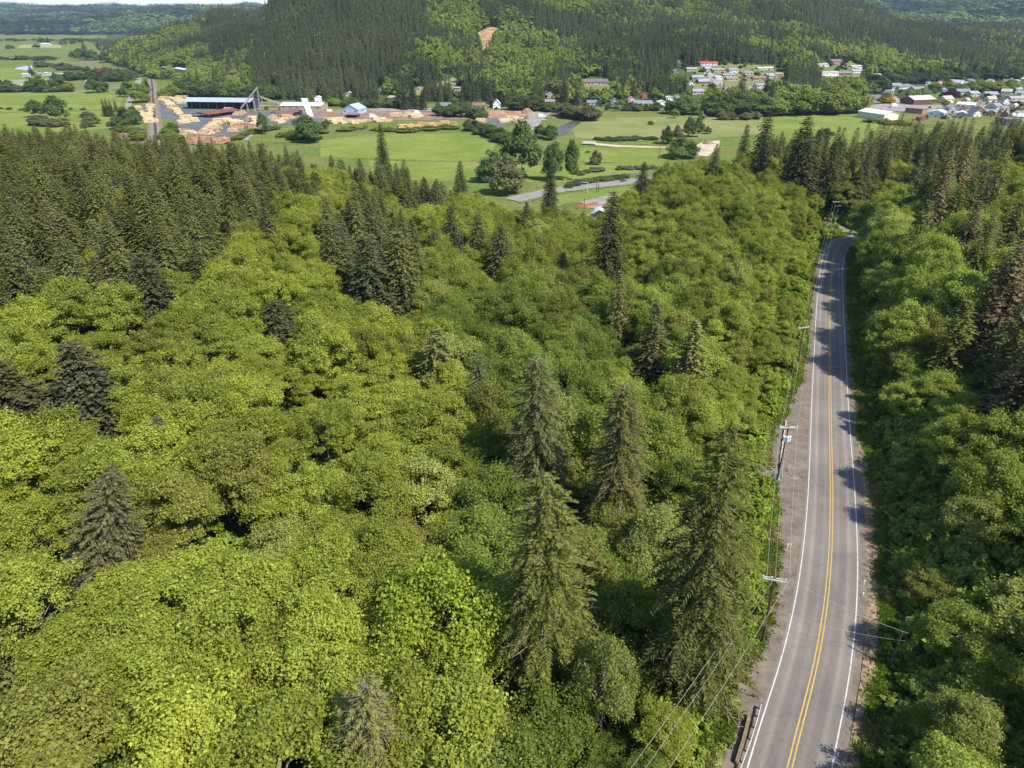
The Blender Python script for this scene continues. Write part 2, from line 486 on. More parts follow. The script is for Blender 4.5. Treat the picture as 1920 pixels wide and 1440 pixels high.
c = mixc(nt, base, track, 1.0, 'MULTIPLY')
c = mixc(nt, c, ramp(nt, noise(nt, 6, 3, .7), [(.3, (.86, .86, .86)), (.7, (1.12, 1.12, 1.12))]), 1.0, 'MULTIPLY')
# tar snakes over cracks, old patches
vo = N(nt, "ShaderNodeTexVoronoi", feature='DISTANCE_TO_EDGE'); vo.inputs["Scale"].default_value = .11
mpv = N(nt, "ShaderNodeVectorMath", operation='ADD'); gq = N(nt, "ShaderNodeNewGeometry"); nzv = N(nt, "ShaderNodeTexNoise"); nzv.inputs["Scale"].default_value = .5
nt.links.new(gq.outputs["Position"], nzv.inputs["Vector"]); sc2 = N(nt, "ShaderNodeVectorMath", operation='SCALE'); sc2.inputs[3].default_value = 3.0
nt.links.new(nzv.outputs["Color"], sc2.inputs[0]); nt.links.new(gq.outputs["Position"], mpv.inputs[0]); nt.links.new(sc2.outputs[0], mpv.inputs[1]); nt.links.new(mpv.outputs[0], vo.inputs["Vector"])
c = mixc(nt, c, ramp(nt, vo.outputs["Distance"], [(.0, (.72, .72, .73)), (.012, (.8, .8, .8)), (.02, (1, 1, 1))]), .38, 'MULTIPLY')
c = mixc(nt, c, ramp(nt, noise(nt, .045, 3, .5), [(.42, (.90, .90, .91)), (.5, (1.04, 1.03, 1.02))]), 1.0, 'MULTIPLY')
nt.links.new(c, p.inputs["Base Color"]); nt.links.new(p.outputs[0], out.inputs[0])
M_ASPH = m
def worn(name, c, wear=.5):
    m, nt, out = newmat(name)
    p = N(nt, "ShaderNodeBsdfPrincipled"); p.inputs["Roughness"].default_value = .7
    f = ramp(nt, noise(nt, 3.0, 4, .7), [(.30, (wear * .3,) * 3), (.50, (.92, .92, .92))])
    nt.links.new(mixc(nt, (.18, .17, .15), c, f), p.inputs["Base Color"])
    nt.links.new(p.outputs[0], out.inputs[0]); return m
M_WHITE = worn("white_road_paint", (.52, .50, .46))
M_YEL = worn("yellow_road_paint", (.50, .32, .045))
m, nt, out = newmat("gravel")
p = N(nt, "ShaderNodeBsdfDiffuse")
c = ramp(nt, noise(nt, .5, 6, .75), [(.3, (.10, .082, .066)), (.5, (.165, .135, .108)), (.7, (.235, .192, .150))])
c = mixc(nt, c, ramp(nt, noise(nt, 9, 3, .7), [(.3, (.8, .8, .8)), (.7, (1.15, 1.15, 1.15))]), 1.0, 'MULTIPLY')
nt.links.new(c, p.inputs[0]); nt.links.new(p.outputs[0], out.inputs[0]); M_GRAVEL = m
M_LITTER = plain("leaf_litter", (.13, .085, .05), .95, .5, 1.6, c2=(.22, .16, .10))
M_VERGE = plain("verge_grass", (.085, .105, .022), .95, .45, 1.5, c2=(.15, .165, .045))

iN = len(RP)
strip("road_surface", RP, -3.95, 3.95, M_ASPH, .02, nacross=8)
strip("road_marking_white", RP, -3.62, -3.48, M_WHITE, .026)
strip("road_marking_white", RP, 3.48, 3.62, M_WHITE, .026)
strip("road_marking_yellow", RP, -.27, -.13, M_YEL, .026)
strip("road_marking_yellow", RP, .13, .27, M_YEL, .026)
strip("side_road", SIDE, -3.2, 3.2, M_ASPH, .012, nacross=4)
# gravel shoulders; the left one widens into a pull-out
sy = proj(RP[:, 0], RP[:, 1], RP[:, 2])[1]
lw = np.interp(sy, [0, 440, 500, 640, 700, 750, 800, 850, 900, 940, 1000, 1100, 1250, 1290, 1330, 1360, 1500], [-5.4, -5.4, -5.4, -5.0, -5.5, -7.2, -9.2, -10.2, -9.2, -8.0, -6.9, -6.0, -5.7, -7.2, -7.0, -6, -5.6])
strip("gravel_shoulder", RP, lw, -3.9, M_GRAVEL, .006, jit=.7, seed=4, nacross=4)
strip("gravel_shoulder", RP, 3.9, 4.75, M_GRAVEL, .006, jit=.3, seed=9, nacross=2)
rw = np.interp(sy, [0, 440, 800, 850, 900, 1250, 1290, 1330, 1500], [4.9, 4.9, 5.1, 6.0, 6.2, 6.1, 5.4, 5.6, 6.1])
strip("leaf_litter_strip", RP, 4.7, rw, M_LITTER, .004, jit=.5, seed=14, nacross=2)
strip("verge_grass", RP, lw - 5.5, lw + .2, M_VERGE, -.02, jit=.8, seed=22, nacross=3)

# ------------------------------------------------------------------ foliage shapes
def unit(v): return v / (np.linalg.norm(v, axis=-1, keepdims=True) + 1e-9)
def leaves_at(P, Nrm, size, rng, spread=.55, aspect=1.0, var=.35):
    """quads centred at P, facing roughly Nrm, diamond shaped"""
    n = len(P)
    nn = unit(Nrm + rng.normal(0, spread, (n, 3)))
    u = unit(np.cross(nn, rng.normal(0, 1, (n, 3)))); v = np.cross(nn, u)
    s = size * (1 + rng.uniform(-var, var, (n, 1)))
    a = u * s * .62 * aspect; b = v * s * .5
    k = nn * s * .12
    return np.stack([P - a, P - b * 1.0 + k, P + a, P + b * 1.0 + k], 1)
def broad_crown(seed, R=4.5, H=9.0, n=3600, leaf=.42, clumps=34, top=.55, layered=0.0, fill=1.0):
    """crown from z=0 (lowest leaves) to z=H: limbs ending in uneven sprays of leaves on an irregular dome"""
    rng = np.random.default_rng(seed)
    C = []; W = []
    lob = [(rng.uniform(0, 6.28), rng.uniform(-.2, .9), rng.uniform(.75, 1.15)) for _ in range(7)]   # big limbs
    for i in range(clumps):
        if i < clumps * .7:
            ph0, e0, k = lob[i % 7]; ph = ph0 + rng.normal(0, .38); zc = np.clip(e0 + rng.normal(0, .28), -.5, 1)
        else:
            ph = rng.uniform(0, 6.28); zc = rng.uniform(-.45, 1); k = rng.uniform(.65, .95)
        rr = math.sqrt(max(0, 1 - zc * zc)); k = k * rng.uniform(.8, 1.08)
        C.append((math.cos(ph) * rr * R * .82 * k, math.sin(ph) * rr * R * .82 * k, H * .45 + zc * H * .46 * k))
        W.append(rng.uniform(.10, .30) * R * fill)
    C = np.array(C); W = np.array(W)
    ci = rng.choice(clumps, n, p=W ** 2 / (W ** 2).sum())
    d = unit(rng.normal(0, 1, (n, 3)))
    cen = np.array([0, 0, H * .35])
    outw = unit(C[ci] - cen + np.array([0, 0, .5]))
    flip = (d * outw).sum(1) < -.3
    d[flip] -= 2 * outw[flip] * (d[flip] * outw[flip]).sum(1, keepdims=True)
    rad = W[ci] * rng.uniform(.35, 1.25, n) ** .6
    # each spray is stretched outward along its limb and flattened
    al = (d * outw).sum(1, keepdims=True)
    d2 = d + outw * al * .45
    P = C[ci] + d2 * rad[:, None] * np.array([1, 1, .60 if layered else .75])
    w = rng.random(n) < .16
    P[w] += unit(P[w] - cen) * rng.uniform(.05, 1.0, (w.sum(), 1)) ** 2 * R * .24
    nrm = unit(d * .6 + outw * .4 + np.array([0, 0, .6]))
    sz = leaf * rng.uniform(.55, 1.25, (n, 1))
    return leaves_at(P, nrm, sz, rng, .5, 1.15)
def conifer_crown(seed, H=24.0, R=3.8, whorl=.55, per=7, droop=.35, needle=.20, dens=1.0, z0=.10, power=.85, gaps=.08, lop=.0):
    """needle sprays on whorls of drooping boughs round the stem, z=0 at the ground"""
    rng = np.random.default_rng(seed)
    Q = []
    z = H * z0
    while z < H * .985:
        t = (z - H * z0) / (H * (1 - z0))
        Rz = R * (1 - t) ** power * (0.55 + .45 * min(1, t * 6 + .35)) * rng.uniform(.82, 1.12)
        nb = max(3, int(per * (.55 + .45 * (1 - t)) + rng.uniform(0, 1)))
        ph0 = rng.uniform(0, 6.28)
        for b in range(nb):
            if rng.random() < gaps: continue
            ph = ph0 + 6.283 * b / nb + rng.uniform(-.25, .25)
            L = max(.35, Rz * rng.uniform(.7, 1.18) * (1 + lop * math.cos(ph - 1.1)))
            dr = droop * rng.uniform(.6, 1.3)
            m_ = max(3, int(L / (.42 / dens)))
            s = (np.arange(m_) + rng.uniform(.2, .8, m_)) / m_
            s = np.concatenate([s, s]); side = np.concatenate([np.ones(m_), -np.ones(m_)])
            dirr = np.array([math.cos(ph), math.sin(ph), 0]); per_ = np.array([-math.sin(ph), math.cos(ph), 0])
            rise = .18 * (1 if t > .75 else .3)
            zz = rise * L * s - dr * L * s ** 1.7 * (1 - .6 * t)
            base = dirr * (s * L)[:, None]; base[:, 2] = zz
            ll = (.20 * L * (1 - s ** 2) + .30) * rng.uniform(.7, 1.2, len(s))
            fw = unit(dirr * rng.uniform(.5, .9, (len(s), 1)) + per_ * side[:, None] * .8 + np.array([0, 0, -.28]) * rng.uniform(.2, 1.6, (len(s), 1)))
            wv = np.cross(fw, np.array([0, 0, 1.0]) + rng.normal(0, .35, (len(s), 3))); wv = unit(wv)
            hw = needle * rng.uniform(.7, 1.25, (len(s), 1))
            A = base; E_ = base + fw * ll[:, None]
            M_ = base + fw * (ll * .45)[:, None]
            q = np.stack([A, M_ + wv * hw, E_, M_ - wv * hw], 1)
            q[:, :, 2] += z
            Q.append(q)
            # bough tip
            tipb = dirr * L * .92; tipb = tipb + np.array([0, 0, rise * L - dr * L * (1 - .6 * t) * .9 + z])
            tq = np.stack([tipb - dirr * .35 * (.3 + L * .2), tipb + per_ * needle, tipb + dirr * .5 - np.array([0, 0, .12]), tipb - per_ * needle])
            Q.append(tq[None])
        z += whorl * rng.uniform(.75, 1.25) * (1 - .35 * t)
    # leader
    Q.append(np.array([[(0, 0, H * .95), (.14, 0, H * .97), (0, 0, H), (-.14, 0, H * .97)], [(0, 0, H * .95), (0, .14, H * .97), (0, 0, H), (0, -.14, H * .97)]]))
    return np.concatenate(Q)
def cone_sprays(seed, H, R, n, size, power=.8, tiers=11, z0=.05):
    """hanging sprays over the outside of a tiered cone"""
    rng = np.random.default_rng(seed)
    t = 1 - np.sqrt(rng.uniform(0.0004, 1, n)); ph = rng.uniform(0, 6.283, n)
    tt = (t * tiers) % 1.0
    r = R * (1 - t) ** power * (.62 + .5 * (1 - tt)) * (1 + .16 * np.sin(ph * 5 + seed + t * 9)) * rng.uniform(.8, 1.1, n)
    P = np.stack([np.cos(ph) * r, np.sin(ph) * r, H * (z0 + (1 - z0) * t) - .12 * r], 1)
    nr_ = np.stack([np.cos(ph), np.sin(ph), np.full(n, .55)], 1)
    return leaves_at(P, nr_, size * rng.uniform(.6, 1.3, (n, 1)) * (1.05 - .55 * t[:, None]), rng, .45, 1.0)
def trunk_mesh(name, H, r, mat, limbs=0, LR=3.0, seed=0, z0=.45):
    rng = random.Random(seed)
    b = MB()
    z = -1.5; px = py = 0.0; k = 6
    for i in range(k):
        z2 = -1.5 + (H + 1.5) * (i + 1) / k
        nx = px + rng.uniform(-.12, .12) * H / 20; ny = py + rng.uniform(-.12, .12) * H / 20
        b.tube((px, py, z), (nx, ny, z2), r * (1 - i / k) + .03, r * (1 - (i + 1) / k) + .02, 7, caps=False)
        px, py, z = nx, ny, z2
    for i in range(limbs):
        zz = H * (z0 + (1 - z0) * .8 * rng.random()); ph = rng.random() * 6.283; L = LR * rng.uniform(.6, 1)
        a = Vector((0, 0, zz)); c1 = Vector((math.cos(ph) * L * .5, math.sin(ph) * L * .5, zz + L * .35)); c2 = Vector((math.cos(ph) * L, math.sin(ph) * L, zz + L * .6))
        b.tube(a, c1, r * .38, r * .2, 5, caps=False); b.tube(c1, c2, r * .2, .03, 5, caps=False)
    return b.mesh(name, mat)
def bare_boughs(name, seed, H, R, n, mat, z0=.3, z1=.98, th=.05, curl=.5):
    """pale upswept leafless boughs, each with a few twigs"""
    rng = random.Random(seed); b = MB()
    for k_ in range(6): b.tube((0, 0, -1.5 + (H + 1) * k_ / 6), (0, 0, -1.5 + (H + 1) * (k_ + 1) / 6), .42 * (1 - k_ / 6) + .03, .42 * (1 - (k_ + 1) / 6) + .02, 7, caps=False)
    for i in range(n):
        t = z0 + (z1 - z0) * (i + rng.random()) / n
        z = H * t; ph = rng.random() * 6.283; L = R * (1 - t) ** .75 * rng.uniform(.75, 1.2) + .4
        p = Vector((0, 0, z)); d = Vector((math.cos(ph), math.sin(ph), -.25))
        k = 4; r = th * (1.2 - t * .6)
        for j in range(k):
            q = p + d * (L / k)
            b.tube(p, q, r * (1 - j / k) + .012, r * (1 - (j + 1) / k) + .01, 4, caps=False)
            if j > 0:
                for s in (-1, 1):
                    e_ = q + Vector((d.x * .4 - s * d.y * .6, d.y * .4 + s * d.x * .6, .25 + rng.uniform(-.4, .3))) * (L * .22 * rng.uniform(.5, 1.2))
                    b.tube(q, e_, .018, .008, 3, caps=False)
            p = q; d = (d + Vector((0, 0, curl * .35))).normalized()
    return b.mesh(name, mat)

# crown kinds, each unit-sized by its own H (all stand on z=0)
def lift(Q, dz): Q = Q.copy(); Q[:, :, 2] += dz; return Q
ALDER = []; MAPLE = []; FIR = []; CEDAR = []
BUSH = [qmesh('leafy_crown', lift(broad_crown(230 + i, 5.2, 15.5, 9000, .55, 60, fill=1.7), -1.2), M_LEAF) for i in range(5)]
for i in range(6):
    ALDER.append(qmesh("alder_crown", lift(broad_crown(100 + i, 4.5, 10.5, 17000, .185, 90, layered=1), 5.0), M_LEAF))
for i in range(5):
    MAPLE.append(qmesh("maple_crown", lift(broad_crown(200 + i, 5.6, 11.5, 21000, .205, 88), 5.0), M_LEAF))
for i in range(6):
    pw_ = (.72, .62, .85, .55, .78, .66)[i]; gp_ = (.05, .12, .06, .20, .09, .14)[i]; wh_ = (.62, .70, .58, .80, .62, .74)[i]; dr_ = (.26, .40, .22, .55, .30, .36)[i]; lp_ = (.0, .12, .05, .22, .1, .18)[i]
    FIR.append(qmesh("fir_crown", np.concatenate([conifer_crown(300 + i, 24, 5.0 + .3 * (i % 3), wh_, 10, dr_, .20, 1.1, power=pw_, gaps=gp_, lop=lp_), cone_sprays(350 + i, 24, 4.8, int(2600 * (1 - gp_ * 2)), .42, pw_, 22)]), M_NEEDLE))
for i in range(3):
    CEDAR.append(qmesh("cedar_crown", conifer_crown(400 + i, 24, 4.2, .62, 9, .75, .16, 1.25, power=.62, gaps=.05), M_NEEDLE))
FIRW = [qmesh('fir_crown', conifer_crown(330 + i, 24, 5.3, .62, 11, .5, .20, 1.15, power=.52, gaps=.08, lop=.12), M_NEEDLE) for i in range(3)]
FIRW = [qmesh('fir_crown', np.concatenate([conifer_crown(330 + i, 24, 5.3, .62, 11, .5, .20, 1.15, power=.52, gaps=.08, lop=.12), cone_sprays(360 + i, 24, 5.0, 2400, .45, .55, 18)]), M_NEEDLE) for i in range(3)]
TR_B = [trunk_mesh("trunk", 10.5, .19, M_PALEBARK, (9, 8, 9)[k], (2.8, 3.6, 3.0)[k], k, (.45, .6, .5)[k]) for k in range(3)]
TR_C = [trunk_mesh("trunk", 23.5, .34, M_BARK, 0, 0, k) for k in range(3)]
# far versions: fewer, larger faces
def far_broad(seed, n=420, leaf=1.25): return lift(broad_crown(seed, 4.6, 9.5, n, leaf, 18), 3.5)
def far_con(seed, H=24, R=4.0):
    return cone_sprays(seed, H, R, 420, 1.25, .75, 9)

def protos(name, meshes):
    c = bpy.data.collections.new(name)
    for k, me in enumerate(meshes):
        o_ = bpy.data.objects.new("%s_%02d" % (name, k), me); c.objects.link(o_)
    return c
def scatter(name, P, rz, scl, idx, tint, coll, kind="stuff", label=None, cat=None):
    me = bpy.data.meshes.new(name); n = len(P)
    me.vertices.add(n); me.vertices.foreach_set("co", np.asarray(P, np.float32).reshape(-1))
    def at(nm, t, field, v):
        a = me.attributes.new(nm, t, 'POINT'); a.data.foreach_set(field, np.ascontiguousarray(v).reshape(-1))
    rot = np.zeros((n, 3), np.float32); rz = np.asarray(rz)
    if rz.ndim == 2: rot[:] = rz
    else: rot[:, 2] = rz
    at("rot", 'FLOAT_VECTOR', "vector", rot); at("scl", 'FLOAT_VECTOR', "vector", np.asarray(scl, np.float32))
    at("tint", 'FLOAT_VECTOR', "vector", np.asarray(tint, np.float32)); at("pick", 'INT', "value", np.asarray(idx, np.int32))
    o_ = link(name, me)
    ng = bpy.data.node_groups.new("scatter_" + name, "GeometryNodeTree")
    ng.interface.new_socket("Geometry", in_out='INPUT', socket_type='NodeSocketGeometry')
    ng.interface.new_socket("Geometry", in_out='OUTPUT', socket_type='NodeSocketGeometry')
    nn = ng.nodes; L = ng.links
    gi = nn.new("NodeGroupInput"); go = nn.new("NodeGroupOutput"); ip = nn.new("GeometryNodeInstanceOnPoints"); ci = nn.new("GeometryNodeCollectionInfo")
    ci.inputs["Collection"].default_value = coll; ci.inputs["Separate Children"].default_value = True; ci.inputs["Reset Children"].default_value = True
    ip.inputs["Pick Instance"].default_value = True
    def na(nm, t):
        x = nn.new("GeometryNodeInputNamedAttribute"); x.data_type = t; x.inputs["Name"].default_value = nm; return x.outputs["Attribute"]
    L.new(gi.outputs[0], ip.inputs["Points"]); L.new(ci.outputs[0], ip.inputs["Instance"])
    L.new(na("scl", 'FLOAT_VECTOR'), ip.inputs["Scale"]); L.new(na("pick", 'INT'), ip.inputs["Instance Index"])
    er = nn.new("FunctionNodeEulerToRotation"); L.new(na("rot", 'FLOAT_VECTOR'), er.inputs[0]); L.new(er.outputs[0], ip.inputs["Rotation"])
    L.new(ip.outputs[0], go.inputs[0])
    md = o_.modifiers.new("scatter", "NODES"); md.node_group = ng
    return tag(o_, label, cat, kind=kind)
def inpoly(px, py, poly):
    px = np.asarray(px); py = np.asarray(py); ins = np.zeros(px.shape, bool); n = len(poly); j = n - 1
    for i in range(n):
        xi, yi = poly[i]; xj, yj = poly[j]
        c = ((yi > py) != (yj > py)) & (px < (xj - xi) * (py - yi) / ((yj - yi) if yj != yi else 1e-9) + xi)
        ins ^= c; j = i
    return ins

# ------------------------------------------------------------------ what grows where (read off the photo, then stood on the terrain)
CONZ = [[(-400, 100), (-400, 640), (60, 585), (110, 560), (283, 530), (393, 513), (443, 450), (533, 447), (520, 390), (597, 385), (600, 330), (650, 345), (760, 400), (880, 390), (885, 290), (640, 220), (0, 100)],
        [(612, 430), (690, 380), (790, 440), (795, 560), (720, 580), (620, 540)],
        [(1375, 150), (1385, 300), (1500, 345), (1590, 380), (1660, 350), (1720, 400), (1775, 470), (1785, 620), (1800, 700), (1880, 800), (1900, 880), (2400, 960), (2400, 100)]]
NOTCON = [[(1850, 330), (2000, 320), (2000, 430), (1860, 425)], [(1770, 560), (1800, 520), (1800, 700), (1770, 700)], [(1655, 330), (1700, 320), (1720, 380), (1660, 400)]]
MAPLEZ = [[(800, 560), (1100, 540), (1320, 520), (1300, 640), (1230, 760), (1320, 850), (1240, 1100), (1240, 1500), (880, 1500), (900, 1180), (880, 1000), (900, 860), (850, 700)],
          [(1180, 300), (1560, 320), (1560, 420), (1440, 470), (1320, 440), (1180, 400)], [(820, 420), (1130, 400), (1130, 560), (800, 580)], [(690, 1120), (900, 1120), (930, 1500), (560, 1500)]]
def inany(px, py, polys):
    r = np.zeros(np.shape(px), bool)
    for p in polys: r |= inpoly(px, py, p)
    return r
pl, ql, _ = proj(RP[:, 0], RP[:, 1], RP[:, 2])
T_ = np.gradient(RP[:, :2], axis=0); T_ /= np.linalg.norm(T_, axis=1)[:, None]; N_ = np.stack([T_[:, 1], -T_[:, 0]], 1)
vis = (RP[:, 1] > 25) & (pl > 1380) & (pl < 1604) & (ql > 425)
Lp = proj(*(RP[vis, :2] + N_[vis] * (lw[vis] - .3)[:, None]).T, RP[vis, 2]); Rp = proj(*(RP[vis, :2] + N_[vis] * 6.2).T, RP[vis, 2])
ROADPOLY = list(zip(Lp[0], Lp[1])) + list(zip(Rp[0], Rp[1]))[::-1] 

HEROES = []   # (kind, top px, base px, R, tint, label)
def H_(kind, top, base, R, tint, label): HEROES.append((kind, top, base, R, tint, label))
CONI = (.064, .072, .030); OLIVE = (.085, .088, .030); CEDR = (.12, .115, .035); BROWN = (.135, .105, .055)
H_('cedar', (1020, 885), (1020, 1385), 5.6, (.088, .094, .024), "huge olive cedar with pale bare boughs, tallest in the middle of the ravine")
H_('cedar', (1008, 665), (1000, 1010), 5.6, (.086, .090, .034), "thin-topped cedar with silvery bare boughs just behind the huge olive cedar")
H_('cedar', (1172, 715), (1150, 1060), 4.9, (.088, .086, .028), "brownish cedar with drooping sprays between the huge olive cedar and roadside spruce")
H_('spruce', (1372, 785), (1290, 1300), 6.2, (.066, .070, .020), "dark shaggy spruce with hanging boughs standing beside the gravel pull-out")
H_('fir', (212, 848), (190, 1135), 6.2, (.080, .077, .036), "wide dark grey-green fir standing alone in the bright alder canopy, low left")
H_('fir', (338, 778), (335, 930), 3.4, (.066, .062, .032), "slim dark fir poking from alders above the wide grey-green fir")
H_('fir', (182, 640), (190, 830), 4.6, (.060, .060, .030), "ragged dark fir above the slim fir, in alders near the left edge")
H_('fir', (18, 670), (40, 830), 4.6, (.060, .058, .026), "dark fir cut by the left edge halfway up the picture")
H_('fir', (5, 1120), (10, 1290), 3.2, (.085, .090, .034), "brown-green fir cut by the left edge near the bottom corner")
H_('fir', (538, 560), (538, 690), 4.2, (.060, .062, .026), "small dark round-topped fir alone in alders below the conifer edge")
H_('fir', (248, 520), (245, 660), 4.2, (.062, .060, .026), "brownish fir at the lower edge of the conifer belt, left of its neighbour")
H_('fir', (300, 470), (305, 645), 4.2, (.052, .056, .026), "dark grey fir standing forward of the conifer belt into alders")
H_('fir', (640, 415), (645, 575), 4.0, CONI, "leftmost dark fir of the clump in mid-slope alders")
H_('fir', (690, 440), (700, 610), 4.6, (.052, .060, .026), "broad grey-green fir in the middle of the mid-slope clump")
H_('fir', (755, 430), (760, 610), 4.6, OLIVE, "olive fir closing the mid-slope clump on its ravine side")
H_('fir', (700, 375), (705, 520), 3.8, CONI, "dark fir standing behind the mid-slope clump")
H_('fir', (852, 383), (850, 520), 3.8, (.050, .060, .030), "blue-green fir left in the small group above the ravine head")
H_('fir', (898, 398), (900, 530), 3.6, OLIVE, "slim olive fir between two wider firs above the ravine head")
H_('fir', (938, 418), (940, 570), 4.2, CONI, "dark fir lowest in the small group above the ravine head")
H_('fir', (1142, 355), (1135, 590), 4.4, (.046, .050, .020), "tall dark ragged fir in front of the gravel yard")
H_('fir', (1022, 300), (1030, 425), 3.2, (.042, .050, .022), "dark fir beside the near end of the highway stretch")
H_('fir', (718, 230), (722, 345), 3.4, (.036, .044, .020), "lone tall fir standing out against the green meadow")
H_('cedar', (1205, 565), (1212, 760), 4.2, (.080, .080, .030), "olive cedar rising from maples right of the ravine")
H_('cedar', (1165, 505), (1150, 700), 4.0, (.098, .096, .036), "yellowish cedar behind the olive one right of the ravine")
H_('cedar', (688, 1265), (690, 1560), 4.6, (.11, .105, .034), "yellow-brown thinning cedar with bare pale limbs at the bottom edge")
H_('fir', (1486, 180), (1482, 400), 6.4, (.045, .048, .022), "great dark fir towering over the meadow beyond the road")
H_('fir', (1425, 205), (1415, 380), 4.6, (.048, .050, .022), "dark fir standing left of the great one")
H_('cedar', (1702, 370), (1690, 560), 4.6, (.085, .100, .028), "bright green cedar right of the road bend")
H_('cedar', (1770, 560), (1760, 730), 4.0, (.095, .105, .026), "yellow-green cedar among alders right of the shaded road stretch")
H_('fir', (1838, 455), (1830, 700), 4.4, (.11, .085, .045), "brown dying fir with bare tips near the right edge")
H_('fir', (1905, 580), (1890, 860), 4.8, (.100, .080, .042), "brownish fir cut by the right edge below the dying fir")
H_('fir', (1204, 302), (1200, 400), 3.6, (.050, .054, .024), "dark fir closing the highway view on its road side")
H_('fir', (1338, 268), (1332, 370), 3.2, (.062, .066, .026), "olive fir in maples below the sandy construction pad")
H_('fir', (1392, 232), (1384, 350), 3.6, (.048, .052, .024), "dark fir in maples left of the two meadow firs")
H_('fir', (1545, 262), (1540, 400), 3.8, (.062, .066, .026), "olive-dark fir right of the great meadow fir, above the junction")
H_('fir', (868, 300), (866, 400), 3.2, (.046, .050, .024), "dark fir at the meadow edge left of the tall cottonwoods")
H_('snag', (1272, 530), (1270, 620), 1.6, BROWN, "grey leafless snag standing in maples between ravine and road")
H_('snag', (1385, 950), (1000, 1000), 0, BROWN, None)
H_('maple', (835, 1105), (850, 1330), 6.0, (.245, .305, .040), "round bright yellow-green maple left of the huge olive cedar")
H_('maple', (1110, 1200), (1120, 1420), 3.4, (.19, .22, .06), "half-bare maple with pale twigs right of the huge cedar's foot")
H_('maple', (1300, 1120), (1290, 1290), 3.8, (.18, .235, .045), "small leafy maple at the foot of the roadside spruce")
HEROES = [h for h in HEROES if h[5]]

def solve(top, base):
    x, y, z = hit(base[0], base[1])
    a, b, c = ray(top[0], top[1])
    t = y / b
    zt = CZ + c * t
    # lean the stand so that the top meets its place exactly
    return x, y, z, max(5.0, zt - z), a * t - x
placed = []
TREES = []   # dict per individual tree
def mk_tree(kind, x, y, z, H, R, tint, label, rz, seed=0, lean=0.0, extra=None):
    if kind == 'alder': me = ALDER[seed % len(ALDER)]; h0, r0, tr = 14.5, 4.3, TR_B[seed % 3]
    elif kind == 'maple': me = MAPLE[seed % len(MAPLE)]; h0, r0, tr = 16.0, 5.4, TR_B[seed % 3]
    elif kind == 'fir' or kind == 'spruce': me = FIR[seed % len(FIR)]; h0, r0, tr = 24, 5.3, TR_C[seed % 3]
    else: me = CEDAR[seed % len(CEDAR)]; h0, r0, tr = 24, 4.2, TR_C[seed % 3]
    if extra and 'mesh' in extra: me = extra['mesh']; h0 = H; r0 = R
    root = empty(kind + "_tree", (x, y, z), rz)
    root.rotation_euler = (0, math.atan2(lean, H) if lean else 0, rz)
    if lean: root.rotation_euler = (0, math.atan2(lean, H), 0)
    root.scale = (R / r0, R / r0, H / h0)
    if kind == 'snag':
        link("trunk", extra['boughs'], root)
    else:
        cr = link("crown", me, root); cr["tint"] = [float(v) for v in tint]
        link("trunk", extra['boughs'] if extra and 'boughs' in extra else (extra['trunk'] if extra and 'trunk' in extra else tr), root)
    tag(root, label, {'alder': 'broadleaf tree', 'maple': 'broadleaf tree', 'snag': 'dead tree'}.get(kind, 'conifer'))
    return root
